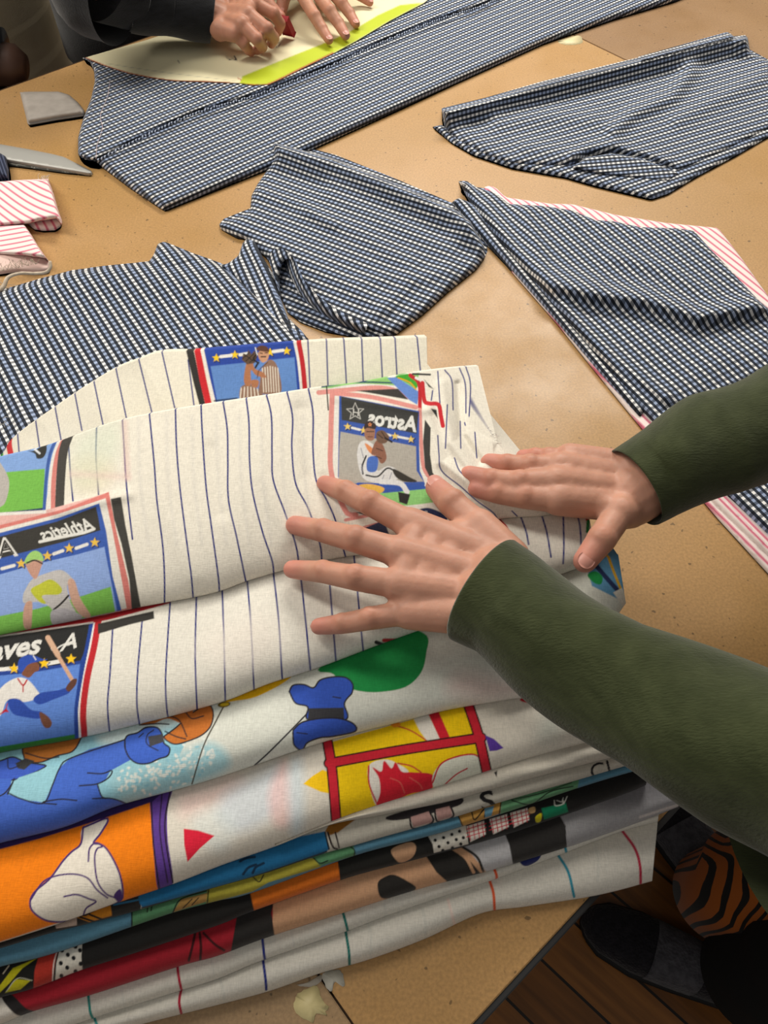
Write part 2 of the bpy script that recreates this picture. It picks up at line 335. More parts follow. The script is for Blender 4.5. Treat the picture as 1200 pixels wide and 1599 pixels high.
# ================================================================= cloth builders
def wrinkle(U, V, seed, amp, fu=3, fv=2, k=5):
    r = np.random.RandomState(seed); z = np.zeros(U.shape)
    for i in range(k):
        z += r.uniform(.4, 1)*np.sin(2*math.pi*(fu*r.uniform(.4, 1.6)*U+fv*r.uniform(-1, 1)*V)+r.uniform(0, 6.28))
    return z*amp/k*1.6
def strip(name, lo, hi, zlo, zhi, ink=None, base='E6E1D6', parent=None, bulge=.004, back=.25, wr=.0008, seed=1, res=1.3,
          backpath=None, right=None, prof=.45, extra=None, fu=3, fv=1, m=None, uvf=None, bot=.02, pinch=0):
    """one folded layer of cloth: rolled front face between two fold lines, closed underneath and behind"""
    nU = int(abs(lo[-1][0]-lo[0][0])/res); L = cr(lo, nU); H = cr(hi, nU)
    nV = max(6, int(np.abs(L[:, 1]-H[:, 1]).max()/res)); v = np.linspace(0, 1, nV)[:, None]; u = np.linspace(0, 1, nU)[None]
    X = L[None, :, 0]*(1-v)+H[None, :, 0]*v; Y = L[None, :, 1]*(1-v)+H[None, :, 1]*v
    if right is not None:
        R = cr(right, nV); wgt = u**10
        X = X+wgt*(R[:, 0:1]-X[:, -1:]); Y = Y+wgt*(R[:, 1:2]-Y[:, -1:])
    f = lambda a: (np.interp(u[0], np.linspace(0, 1, len(a)), a) if hasattr(a, '__len__') else np.full(nU, a))[None]
    ZL, ZH = f(zlo), f(zhi)
    Z = ZL+(ZH-ZL)*v**prof+bulge*np.sin(math.pi*np.clip(v, 0, 1)**.6)
    Z = Z+wrinkle(u+0*v, v+0*u, seed, wr, fu, fv)*np.sin(math.pi*v)**.5
    if extra is not None: Z = Z+extra(X, Y, u+0*v, v+0*u)
    pos = P(X, Y, Z)
    cc = (ink or Ink()).paint(X, Y, base).reshape(nV, nU, 3)
    rows = [pos[i] for i in range(nV)]; crow = [cc[i] for i in range(nV)]
    b0 = pos[0].copy(); b0[:, 1] += bot; b0[:, 2] -= 0.0005
    rows.insert(0, b0); crow.insert(0, cc[0])
    tail = backpath or [(.01, -.001), (back, -.003)]
    for dy, dz in tail:
        t = pos[-1].copy(); sh = dy*(1-pinch*u[0]**8); t[:, 1] += sh; t[:, 0] -= .34*sh*u[0]**4
        if dz is None: t[:, 2] = TT+.0008
        else: t[:, 2] = np.maximum(TT+.0008, t[:, 2]+dz)
        rows.append(t); crow.append(cc[-1])
    bb = rows[-1].copy(); zb = TT+np.maximum(0.0004, ZL[0]-.001)
    bb[:, 2] = np.minimum(zb, bb[:, 2]-.0003); rows.append(bb); crow.append(cc[0])
    A = np.array(rows); K = np.array(crow); nR = len(rows)
    idx = np.arange(nR*nU).reshape(nR, nU)
    q = np.stack([idx[:-1, :-1], idx[:-1, 1:], idx[1:, 1:], idx[1:, :-1]], -1).reshape(-1, 4)
    q2 = np.stack([idx[-1, :-1], idx[-1, 1:], idx[0, 1:], idx[0, :-1]], -1).reshape(-1, 4)
    verts = A.reshape(-1, 3); colors = K.reshape(-1, 3)
    # end caps as fans round a centre
    caps = []
    ex = []; exc = []
    for ci, flip in ((0, 1), (nU-1, 0)):
        c = A[:, ci].mean(0); k = len(verts)+len(ex); ex.append(c); exc.append(K[nR//2, ci])
        for i in range(nR):
            a, b2 = idx[i, ci], idx[(i+1) % nR, ci]
            caps.append((a, b2, k, k) if flip else (b2, a, k, k))
    verts = np.vstack([verts, ex]); colors = np.vstack([colors, exc])
    faces = [tuple(t) for t in np.vstack([q, q2])]+[t[:3] for t in caps]
    # fast path: quads by array, caps by triangles appended
    me = bpy.data.meshes.new(name); Q = np.vstack([q, q2]); T = np.array([t[:3] for t in caps])
    me.vertices.add(len(verts)); me.vertices.foreach_set('co', verts.astype(np.float32).ravel())
    loops = np.concatenate([Q.ravel(), T.ravel()]).astype(np.int32)
    starts = np.concatenate([np.arange(0, 4*len(Q), 4), 4*len(Q)+np.arange(0, 3*len(T), 3)]).astype(np.int32)
    me.loops.add(len(loops)); me.loops.foreach_set('vertex_index', loops)
    me.polygons.add(len(starts)); me.polygons.foreach_set('loop_start', starts); me.update(calc_edges=True)
    sm = np.ones(len(starts), bool); sm[len(q):] = False; sm[:nU-1] = False; me.polygons.foreach_set('use_smooth', sm)
    if m is None or uvf is None:
        ca = me.color_attributes.new('print', 'FLOAT_COLOR', 'POINT')
        c_ = np.ones((len(verts), 4), np.float32); c_[:, :3] = colors; ca.data.foreach_set('color', c_.ravel())
    if uvf is not None:
        uvl = me.uv_layers.new(name='UVMap'); uvv = uvf(verts); uvl.data.foreach_set('uv', uvv[loops].astype(np.float32).ravel())
    me.materials.append(m or M_PRINT)
    o = bpy.data.objects.new(name, me); C.objects.link(o)
    if parent is not None: o.parent = parent
    return o
def uvdir(ax, ay, bx, by, z1=0.0, off=(0, 0), za=0.0, zb=0.0, skew=None):
    """thread directions: warp runs along the photo direction a->b lying on the table"""
    p = P(ax, ay, z1); q = P(bx, by, z1); d = (q-p)[:2]; d = d/np.linalg.norm(d); n = np.array([-d[1], d[0]])
    def f(v):
        u = v[:, 0]*d[0]+v[:, 1]*d[1]+za*(v[:, 2]-TT)+off[0]; w_ = v[:, 0]*n[0]+v[:, 1]*n[1]+zb*(v[:, 2]-TT)+off[1]
        if skew: u, w_ = skew(v, u, w_)
        return np.stack([u, w_], -1)
    return f
def sheet(name, outline, hfun, uvf, m, parent=None, base=0.0005, th=None, step=5.0, rim=6, rimz=None, smooth=False, skirt=(0, 0), round_=True, colors=None, roll=True):
    """cloth piece lying on the table; its edge is a photo outline, its height a function of the place"""
    n = max(40, int(sum(math.dist(outline[i], outline[i-1]) for i in range(len(outline)))/step))
    ol = cr(outline, n, True)[:-1] if smooth else lin(list(outline)+[outline[0]], n)[:-1]
    x0, y0 = ol.min(0); x1, y1 = ol.max(0)
    gx, gy = np.meshgrid(np.arange(x0, x1, step), np.arange(y0, y1, step*.8)); gx = gx.astype(float); gx[1::2] += step/2
    gx, gy = gx.ravel(), gy.ravel(); k = inside(gx, gy, ol) & (segdist(gx, gy, ol, True) > step*.45); gx, gy = gx[k], gy[k]
    ex = np.zeros((0, 2))
    if rim and round_:   # extra rows along the rim so that it rolls over smoothly
        rr = []
        for d in (rim*.12, rim*.35, rim*.65):
            nx = np.roll(ol, -1, 0)-np.roll(ol, 1, 0); nx = np.stack([-nx[:, 1], nx[:, 0]], -1); nx /= np.linalg.norm(nx, axis=1)[:, None]+1e-9
            t = ol+nx*d; ok = inside(t[:, 0], t[:, 1], ol)
            t2 = ol-nx*d; t = np.where(ok[:, None], t, t2); good = inside(t[:, 0], t[:, 1], ol) & (segdist(t[:, 0], t[:, 1], ol, True) > d*.8)
            rr.append(t[good])
        ex = np.vstack(rr); 
        k = segdist(gx, gy, ol, True) > rim*.85; gx, gy = gx[k], gy[k]
    pts = np.vstack([ol, ex, np.stack([gx, gy], -1)])
    res = delaunay_2d_cdt([Vector(p) for p in pts.tolist()], [(i, (i+1) % len(ol)) for i in range(len(ol))], [], 1, 1e-4)
    vs = np.array([tuple(p) for p in res[0]]); fs = np.array(res[2])
    bd = segdist(vs[:, 0], vs[:, 1], ol, True)
    h = hfun(vs[:, 0], vs[:, 1])
    # edges turned to the viewer's side of the table get a wider roll so that they never undercut
    bdn = segdist(vs[:, 0], vs[:, 1]+1.0, ol, True); ny = np.clip(bd-bdn, 0, 1)*(1.0 if (roll and th is None) else 0.0)
    hpx = h*.80*F/(CH/np.sin(np.clip(PITCH-np.arctan((799.5-vs[:, 1])/F), .3, 1.5))*np.cos(np.arctan((799.5-vs[:, 1])/F)))
    re = np.maximum(rim, (rim+(1.35*hpx-rim)*ny)) if (round_ and rim) else rim
    r = np.clip(bd/np.maximum(re, .01), 0, 1); edge = (np.sqrt(1-(1-r)**2)*(1-ny)+np.sin(r*math.pi/2)*ny) if round_ else np.ones(len(vs))
    z = base+h*(edge*.94+.06)
    top = P(vs[:, 0], vs[:, 1], z)
    # boundary loop
    cnt = {}
    for f in fs:
        for i in range(3):
            a, b = int(f[i-1]), int(f[i]); cnt[(a, b)] = 1
    be = [(a, b) for (a, b) in cnt if (b, a) not in cnt]
    bv = sorted(set([a for a, b in be])); mp = {a: i for i, a in enumerate(bv)}
    low = top[bv].copy(); zz = TT+base-.0002 if th is None else None
    low[:, 2] = zz if th is None else np.maximum(TT+.0002, low[:, 2]-th)
    low[:, 0] += skirt[0]; low[:, 1] += skirt[1]
    N = len(top); bot = top.copy(); bot[:, 2] = (TT+base-.0002) if th is None else np.maximum(TT+.0002, bot[:, 2]-th)
    # bottom sheet uses low ring at the rim
    for a, i in mp.items(): bot[a] = low[i]
    verts = np.vstack([top, bot])
    A, B_, C_ = top[fs[0][0]], top[fs[0][1]], top[fs[0][2]]
    up = np.cross(B_-A, C_-A)[2] > 0
    F1 = fs if up else fs[:, ::-1]; F2 = F1[:, ::-1]+N
    side = []
    for a, b in be:
        side += [(a, a+N, b+N), (a, b+N, b)] if up else [(b, b+N, a+N), (b, a+N, a)]
    faces = np.vstack([F1, F2, np.array(side)])
    px = np.vstack([vs, vs])
    uv = uvf(verts) if uvf else None
    cc = colors(px[:, 0], px[:, 1]) if colors else None
    o = addmesh(name, verts, faces, m, None, True, uv, cc)
    if len(o.data.polygons) == len(faces): o.data.polygons.foreach_set('use_smooth', np.arange(len(faces)) < len(F1))
    if parent is not None: o.parent = parent
    return o
def bump_line(pl, width, amp):
    pl = np.asarray(pl, float)
    return lambda x, y: amp*np.exp(-(segdist(x, y, pl)/width)**2)
def hsum(base, *fs):
    return lambda x, y: base+sum(f(x, y) for f in fs)
# ================================================================= gingham pieces on the table
def tube(name, pts, r, m, parent=None, seg=6, jit=0):
    pts = np.asarray(pts, float); n = len(pts); vs = []; fs = []
    rr = np.full(n, r) if not hasattr(r, '__len__') else np.interp(np.linspace(0, 1, n), np.linspace(0, 1, len(r)), r)
    for i in range(n):
        t = pts[min(i+1, n-1)]-pts[max(i-1, 0)]; t /= np.linalg.norm(t)+1e-9
        a = np.cross(t, [0, 0, 1.0]);
        if np.linalg.norm(a) < .05: a = np.cross(t, [0, 1.0, 0])
        a /= np.linalg.norm(a); b = np.cross(a, t)
        for k in range(seg):
            an = 2*math.pi*k/seg; q = rr[i]*(1+jit*rng.uniform(-1, 1)); vs.append(pts[i]+q*(math.cos(an)*a+math.sin(an)*b))
    for i in range(n-1):
        for k in range(seg): fs.append((i*seg+k, i*seg+(k+1) % seg, (i+1)*seg+(k+1) % seg, (i+1)*seg+k))
    fs.append(tuple(range(seg))[::-1]); fs.append(tuple((n-1)*seg+k for k in range(seg)))
    return addmesh(name, vs, fs, m, parent)
M_NAVY = plain('navy_thread', '1A2436', .8); M_WTHREAD = plain('white_thread', 'E4E0DA', .85)
def frays(name, pl, n, ln, m, parent, z=.004, seed=0, r=.00025, out=None):
    """loose threads along a cut edge, one tuft"""
    q = random.Random(seed); p = cr(pl, 200); vs = []; fs = []
    for k in range(n):
        a = p[q.randrange(200)]; w_ = P(a[0], a[1], z); d = np.array([q.uniform(-1, 1), q.uniform(-1, 1), q.uniform(-.1, .5)])
        if out is not None: d = d*.6+np.array(out)
        d /= np.linalg.norm(d); L_ = ln*q.uniform(.4, 1.2); mid = w_+d*L_*.5+np.array([q.uniform(-1, 1), q.uniform(-1, 1), .3])*L_*.15
        e = w_+d*L_; e[2] = max(e[2]-L_*.2, TT+.0006); path = [w_, mid, e]; s = len(vs)
        for i, c in enumerate(path):
            for kk in range(3):
                an = kk*2.094; vs.append(c+r*np.array([math.cos(an), math.sin(an), math.sin(an+1)]))
        for i in range(2):
            for kk in range(3): fs.append((s+i*3+kk, s+i*3+(kk+1) % 3, s+i*3+3+(kk+1) % 3, s+i*3+3+kk))
    return addmesh(name, vs, fs, m, parent)

# --- long trouser panel running to the far end of the table
g1 = empty('gingham_fabric', P(500, 200, 0).tolist())
lut(g1, 'long stitched blue gingham cloth lying under the paper pattern at the far side', 'cloth panel')
bot = [(257, 329), (425, 262), (600, 182), (730, 122), (850, 68), (960, 30), (1055, 2), (1120, -25)]
def h1(x, y):
    d = segdist(x, y, np.array(bot)); z = .011+.0*x
    return z-.002*np.clip((d-15)/200, 0, 1)
sheet('lower_panel', [(122, 240), (150, 252), (162, 263), (205, 295), (250, 325)]+bot+[(1060, -60), (760, -60), (700, -5), (560, 50), (380, 118), (240, 190), (140, 238)],
      hsum(.011, bump_line([(420, 180), (520, 140), (640, 95)], 25, .0015), bump_line([(760, 10), (900, -30)], 20, .002)), uvdir(258, 329, 850, 68, .011, zb=1), M_GING, g1, rim=11, step=4.5, skirt=(0, .004))
up = [(129, 90), (140, 96), (147, 110), (148, 128), (142, 155), (130, 185), (122, 215), (122, 242), (135, 249), (150, 251), (205, 222), (300, 177), (400, 148), (470, 120), (520, 101), (600, 64), (680, 32), (760, 6), (800, -20), (800, -60), (700, -60), (660, -10), (560, 40), (470, 90), (400, 118), (240, 112), (180, 100)]
sheet('upper_panel', up, hsum(.0165, bump_line([(170, 105), (260, 123), (400, 130), (520, 88)], 14, .001), bump_line([(240, 190), (330, 175), (420, 140)], 12, .001)),
      uvdir(150, 252, 400, 148, .015, zb=1, off=(.001, .002)), M_GING, g1, rim=5, step=4.5, skirt=(0, 0), roll=False)
def wavy(pl, n, z, amp, wl, r, mm, name, parent):
    p = cr(pl, n); out = []
    for i, q in enumerate(p):
        w_ = P(q[0], q[1], z); out.append(w_+np.array([0, amp*math.sin(i/wl), amp*.6*math.cos(i/wl*1.3)]))
    return tube(name, out, r, mm, parent, 5)
def m_seam():
    m, nt, b = mat('overlocked_seam', .85); tc = nd(nt, 'ShaderNodeTexCoord'); n = nd(nt, 'ShaderNodeTexWave'); n.inputs['Scale'].default_value = 80; n.inputs['Distortion'].default_value = 3
    r = nd(nt, 'ShaderNodeValToRGB'); r.color_ramp.elements[0].color = c4('1A2336'); r.color_ramp.elements[1].color = c4('B9C4D8'); r.color_ramp.elements[0].position = .35; r.color_ramp.elements[1].position = .75
    nt.links.new(tc.outputs['Object'], n.inputs['Vector']); nt.links.new(n.outputs['Fac'], r.inputs[0]); nt.links.new(r.outputs[0], b.inputs['Base Color']); return m
M_SEAM = m_seam()
wavy([(152, 251), (205, 223), (300, 179), (400, 149), (470, 122), (520, 102), (600, 65), (680, 33), (760, 7), (795, -15)], 400, .0185, .0011, 1.4, .0016, M_SEAM, 'overlocked_seam', g1)
tube('basting_thread', [P(x, y, .0185) for x, y in cr([(150, 248), (152, 225), (160, 200), (157, 180), (168, 150), (172, 125)], 40)], .00035, plain('pale_thread', 'C9B4B4', .8), g1, 4)
frays('loose_thread', [(210, 300), (225, 310)], 4, .008, M_NAVY, g1, .003, 3)

# --- shirt piece in the middle with its long edge folded up
g2 = empty('gingham_piece', P(580, 380, 0).tolist())
lut(g2, 'blue gingham piece in the middle with turned-up far edge and curled corner', 'cloth piece')
band2 = [(427, 222), (520, 247), (620, 287), (712, 327), (735, 345)]
def h2(x, y):
    # rises towards the far edge like a turned-up fold
    t = np.clip(1-segdist(x, y, np.array([(400, 212)]+band2+[(760, 356)]))/47, 0, 1); z = .010+.027*t**1.15
    for pl, w_, a in (([(480, 330), (560, 360), (640, 410)], 14, .004), ([(520, 300), (600, 340), (700, 385)], 16, .004), ([(440, 380), (520, 430), (600, 480)], 14, .004), ([(560, 440), (640, 430)], 12, .003), ([(405, 300), (470, 320), (520, 350)], 10, .004), ([(590, 490), (640, 440), (700, 420)], 12, .004)):
        z = z+bump_line(pl, w_, a)(x, y)
    return z
body2 = [(427, 222), (520, 247), (620, 287), (712, 327), (735, 345), (757, 385), (758, 402), (745, 420), (700, 456), (660, 492), (618, 523), (602, 525), (585, 521), (555, 515), (520, 500), (470, 470), (430, 430), (418, 405), (385, 374), (370, 372), (345, 358), (342, 350), (385, 333), (391, 328), (393, 305), (402, 288), (420, 262), (428, 248)]
sheet('front_panel', body2, h2, uvdir(427, 222, 620, 287, .03, zb=.75), M_GING, g2, rim=9, step=4, skirt=(.004, .012))
# curled corner: an arch of cloth with a dark hollow under it
lo = [(455, 487), (500, 512), (545, 525), (585, 527)]; 
sheet('lower_fold', [(424, 402), (445, 398), (470, 445), (510, 485), (560, 508), (602, 520), (598, 527), (560, 527), (510, 518), (470, 503), (450, 488), (432, 450)], hsum(.004), uvdir(427, 222, 620, 287, 0, zb=.5), M_GING, g2, rim=3, step=4)
def arch(name, outer, inner, zo, zi, uvf, mm, parent, nV=18, thick=.0007, crown=.006):
    n = 90; A = cr(outer, n); B = cr(inner, n); vs = []
    for i in range(n):
        u = i/(n-1)
        for j in range(nV):
            v = j/(nV-1); q = A[i]*(1-v)+B[i]*v; z = (np.interp(u, np.linspace(0, 1, len(zo)), zo)*(1-v)+np.interp(u, np.linspace(0, 1, len(zi)), zi)*v)+crown*math.sin(math.pi*v)
            vs.append(P(q[0], q[1], z))
    vs = np.array(vs); N = len(vs); low = vs.copy(); low[:, 2] -= thick
    low[:, 2] = np.maximum(low[:, 2], TT+.0003)
    idx = np.arange(N).reshape(n, nV); f = np.stack([idx[:-1, :-1], idx[:-1, 1:], idx[1:, 1:], idx[1:, :-1]], -1).reshape(-1, 4)
    ring = list(idx[:, 0])+list(idx[-1, 1:])+list(idx[::-1, -1][1:])+list(idx[0, ::-1][1:-1])
    side = np.array([(ring[i-1], ring[i-1]+N, ring[i]+N, ring[i]) for i in range(len(ring))])
    allv = np.vstack([vs, low]); return addmesh(name, allv, np.vstack([f, f[:, ::-1]+N, side]), mm, parent if parent is None else None, True, uvf(allv)) if parent is None else setp(addmesh(name, allv, np.vstack([f, f[:, ::-1]+N, side]), mm, None, True, uvf(allv)), parent)
def setp(o, p):
    o.parent = p; return o
# parents set through setp keep world coordinates: the empty's own offset is cancelled
def fixparents():
    for o in bpy.data.objects:
        if o.type == 'MESH' and o.parent is not None and o.matrix_parent_inverse == Matrix.Identity(4):
            m = Matrix.Identity(4); p = o.parent
            while p is not None: m = m @ Matrix.Identity(4); break
            o.matrix_parent_inverse = Matrix.Translation(-world_loc(p))
def world_loc(o):
    v = Vector((0, 0, 0))
    if o.type == 'EMPTY': v = Vector(o.location)
    return v
arch('curled_corner', [(420, 405), (423, 394), (432, 388), (446, 391), (462, 408), (478, 440), (505, 468), (540, 490), (575, 505)],
     [(440, 470), (437, 440), (437, 415), (438, 402), (443, 402), (452, 430), (478, 470), (520, 500), (570, 522)],
     [.02, .034, .04, .038, .032, .026, .02, .017, .014], [.003, .004, .008, .01, .01, .007, .005, .004, .004], uvdir(420, 405, 437, 480, .01, zb=.6), M_GING, g2)

# --- upper right piece
g3 = empty('gingham_piece', P(950, 180, 0).tolist())
lut(g3, 'wide blue gingham piece at upper right with turned-up far edge and lifted hem', 'cloth piece')
band3 = [(690, 172), (760, 155), (850, 129), (950, 104), (1050, 80), (1140, 58), (1168, 58)]
def h3(x, y):
    t = np.clip(1-segdist(x, y, np.array([(660, 180)]+band3+[(1185, 52)]))/34, 0, 1); z = .009+.027*t**1.1
    for pl, w_, a in (([(1080, 110), (1050, 150), (990, 175), (960, 200)], 13, .010), ([(820, 230), (900, 240), (960, 225)], 13, .005), ([(1190, 120), (1130, 150), (1060, 185)], 14, .006), ([(780, 190), (860, 180), (930, 185)], 14, .005), ([(900, 245), (960, 236), (1040, 255)], 9, .008), ([(720, 200), (760, 225)], 9, .002)):
        z = z+bump_line(pl, w_, a)(x, y)
    return z
sheet('upper_layer', [(690, 172), (760, 155), (850, 129), (950, 104), (1050, 80), (1130, 60), (1168, 57), (1172, 80), (1200, 96), (1262, 118), (1262, 175), (1200, 205), (1130, 240), (1080, 262), (1060, 270), (1010, 250), (960, 240), (918, 245), (892, 262), (850, 262), (800, 259), (760, 246), (720, 225), (700, 210), (694, 195)],
      h3, uvdir(690, 172, 1050, 80, .03, zb=.75), M_GING, g3, rim=6, step=4, skirt=(.001, .01))
sheet('lower_layer', [(676, 198), (690, 195), (760, 235), (880, 245), (960, 240), (1100, 235), (1200, 190), (1262, 165), (1262, 192), (1200, 214), (1150, 243), (1090, 275), (1045, 302), (1018, 311), (985, 303), (930, 290), (885, 277), (800, 262), (740, 242), (705, 222)],
      hsum(.0055), uvdir(700, 200, 1050, 95, .0, zb=.3, off=(.003, .001)), M_GING, g3, rim=4, step=5)
sheet('hem_fold', [(892, 262), (915, 246), (955, 239), (1005, 248), (1062, 270), (1045, 284), (1000, 279), (940, 272)],
      lambda x, y: .0065+.011*np.clip((278-y)/38, 0, 1), uvdir(892, 262, 1062, 250, .0, zb=.9), M_GING, g3, rim=3, step=4, roll=False)
sheet('back_fold', [(1000, 92), (1140, 53), (1146, 56), (1146, 62), (1000, 98)], hsum(.033), uvdir(690, 172, 1050, 80, .03, zb=.75), M_GING, g3, rim=2, step=4, skirt=(0, .012), roll=False)
# --- right piece with pink lining
g4 = empty('gingham_piece', P(1000, 500, 0).tolist())
lut(g4, 'blue gingham piece laid over a pink striped lining at the right', 'cloth piece')
sheet('pink_lining', [(757, 292), (765, 290), (775, 293), (790, 308), (860, 318), (895, 319), (960, 335), (1040, 348), (1122, 356), (1135, 372), (1160, 405), (1200, 462), (1262, 552), (1262, 965), (1198, 893), (1120, 808), (1010, 678), (930, 580), (870, 505), (800, 425), (770, 350)],
      hsum(.004), uvdir(1061, 352, 1200, 461, 0, off=(.002, 0)), M_PINK, g4, rim=4, step=7)
sheet('lining_fold', [(1040, 690), (1080, 725), (1130, 775), (1200, 850), (1262, 912), (1262, 935), (1200, 872), (1120, 795), (1060, 730), (1030, 695)], hsum(.008), uvdir(1040, 690, 1200, 850, 0), M_PINK, g4, rim=4, step=7)
def h4(x, y):
    z = .011+0*x
    t = np.clip(1-segdist(x, y, np.array([(717, 284), (740, 340), (800, 410), (900, 530), (1000, 650)]))/26, 0, 1); z = z+.008*t
    for pl, w_, a in (([(850, 440), (920, 456), (1010, 466), (1090, 492), (1160, 480), (1262, 462)], 16, .017), ([(760, 320), (800, 390), (840, 420)], 12, .006), ([(820, 330), (850, 420), (930, 440)], 14, .006), ([(880, 480), (960, 560), (1040, 620)], 11, .007), ([(960, 400), (1040, 420), (1110, 460)], 12, .004), ([(940, 570), (1020, 660)], 8, .003), ([(1050, 610), (1130, 560), (1262, 540)], 24, .003)):
        z = z+bump_line(pl, w_, a)(x, y)
    return z
ol4 = [(717, 284), (730, 284), (745, 294), (765, 297), (780, 305), (795, 318), (850, 321), (895, 328), (930, 343), (960, 345), (1000, 354), (1060, 356), (1085, 360), (1110, 388), (1150, 430), (1185, 468), (1205, 485), (1262, 540), (1262, 900), (1200, 838), (1150, 790), (1100, 745), (1040, 683), (1005, 645), (960, 595), (900, 525), (850, 465), (800, 405), (760, 355), (735, 318)]
sheet('front_panel', ol4, h4, uvdir(900, 400, 1085, 570, .01, za=.0, zb=.6), M_GING, g4, rim=7, step=4.5, skirt=(0, .004))
sheet('back_panel', [(706, 316), (716, 309), (740, 318), (790, 385), (860, 465), (930, 548), (1010, 640), (1000, 655), (940, 588), (860, 492), (790, 412), (740, 360)], hsum(.010), uvdir(717, 310, 1010, 655, .01, zb=.5, off=(.002, .003)), M_GING, g4, rim=5, step=4.5)

# --- big piece at left, under the back of the pile
g5 = empty('gingham_piece', P(180, 520, 0).tolist())
lut(g5, 'large smooth gingham piece at left tucked under the back of the pile', 'cloth piece')
ol5 = [(-90, 480), (0, 455), (60, 437), (110, 424), (160, 417), (232, 410), (240, 398), (246, 382), (256, 379), (300, 397), (345, 413), (368, 430), (400, 460), (450, 510), (478, 540), (440, 600), (300, 690), (100, 760), (-90, 800)]
def h5(x, y):
    z = .016+0*x
    for pl, w_, a in (([(60, 450), (180, 432), (300, 440), (380, 470)], 26, .005), ([(225, 412), (260, 418), (330, 405)], 5, -.003), ([(100, 620), (180, 600), (260, 590)], 12, .003), ([(0, 560), (30, 640), (60, 700)], 18, .004), ([(340, 420), (420, 500)], 9, .003), ([(200, 560), (330, 520)], 26, .002)):
        z = z+bump_line(pl, w_, a)(x, y)
    return z
def sk5(v, u, w_): return u+.012*np.sin((w_+.1)*9), w_
sheet('front_panel', ol5, h5, uvdir(40, 460, 160, 660, .02, zb=.3, skew=sk5), M_GING, g5, rim=9, step=4.5, skirt=(0, .004))
sheet('turned_corner', [(333, 414), (355, 412), (372, 400), (380, 378), (386, 373), (398, 376), (410, 400), (428, 430), (440, 470), (455, 510), (482, 532), (470, 545), (430, 520), (400, 480), (365, 440)],
      hsum(.013, bump_line([(395, 385), (420, 440), (440, 500)], 5, .004), bump_line([(375, 420), (400, 470)], 6, .002)), uvdir(385, 385, 440, 500, .015, zb=.5), M_GING, g5, rim=4, step=4)
sheet('turned_corner', [(440, 500), (452, 498), (470, 515), (483, 531), (470, 545), (448, 545)], hsum(.006), uvdir(427, 222, 470, 330, 0, zb=.3), M_GING, g5, rim=3, step=4)
frays('loose_thread', [(2, 640), (8, 668)], 5, .014, M_WTHREAD, g5, .03, 5)
# dark plaid scrap beside the scissors
g6 = sheet('plaid_scrap', [(-60, 232), (0, 238), (10, 244), (13, 262), (14, 281), (0, 284), (-60, 290)], hsum(.016), uvdir(0, 240, 14, 280, .0), M_GING, None, rim=5, step=3)
M_PLAID = m_stripe('navy_plaid', .004, '20263A', '5A6076', .3, '303850'); g6.data.materials[0] = M_PLAID
lut(g6, 'tiny dark navy checked scrap at the left edge between scissors and pink strips', 'cloth scrap')
# --- pink striped strips at left
g7 = empty('striped_strip', P(30, 320, 0).tolist()); lut(g7, 'pink and white striped cloth strip folded over, upper of two, near the scissors', 'cloth strip', 'pink striped strips at the left edge')
sheet('upper_layer', [(-80, 286), (0, 283), (30, 281), (75, 279), (83, 300), (90, 325), (97, 345), (96, 350), (88, 340), (60, 344), (45, 348), (20, 350), (-80, 358)],
      lambda x, y: .013+.013*np.clip((x-0)/95, 0, 1), uvdir(0, 300, 60, 336, .02, skew=lambda v, u, w_: (u, w_+.006*np.sin((v[:, 0]+.5)*30))), M_PINK, g7, rim=4, step=3.5, th=.0015, skirt=(0, 0))
sheet('inner_layer', [(40, 347), (62, 343), (88, 339), (96, 346), (95, 353), (86, 359), (68, 360), (54, 358)], hsum(.006), uvdir(40, 345, 60, 380, 0), M_PINK, g7, rim=3, step=3)
frays('fraying', [(60, 281), (76, 280)], 14, .010, M_WTHREAD, g7, .024, 8, out=(.1, .8, .2))
g8 = empty('striped_strip', P(20, 400, 0).tolist()); lut(g8, 'pink and white striped cloth strip with a frayed lower edge, lower of two', 'cloth strip', 'pink striped strips at the left edge')
sheet('upper_layer', [(-80, 356), (0, 352), (38, 350), (50, 368), (60, 385), (72, 402), (80, 412), (70, 402), (40, 398), (0, 396), (-80, 392)],
      lambda x, y: .010+.014*np.clip((x-0)/80, 0, 1), uvdir(0, 372, 50, 368, .02, skew=lambda v, u, w_: (u, w_+.004*np.sin(v[:, 0]*40))), M_PINK, g8, rim=3, step=3.5, th=.0015)
sheet('inner_layer', [(-80, 392), (0, 396), (40, 397), (70, 402), (80, 412), (76, 424), (60, 426), (30, 424), (0, 428), (-80, 436)], hsum(.006), uvdir(0, 350, 7, 400, 0), plain('pale_pink_reverse', 'D9BDB4', .9), g8, rim=3, step=3)
M_OFFW = plain('frayed_offwhite', 'B8A894', .9, 'D0C2AE', 120)
tube('rolled_edge', [P(x, y, z) for x, y, z in cr([(-60, 470, .006), (-15, 462, .008), (5, 448, .012), (12, 434, .016), (30, 427, .015), (55, 427, .012), (72, 425, .014), (79, 417, .018), (78, 408, .022)], 50)], [.005, .004, .003, .0022, .0018, .0018, .002], M_OFFW, g8, 8, .1)
frays('fraying', [(0, 424), (30, 418), (58, 412)], 70, .013, M_OFFW, g8, .012, 9, out=(0, .6, .5))
frays('fraying', [(0, 440), (8, 450)], 20, .012, M_OFFW, g8, .01, 19)

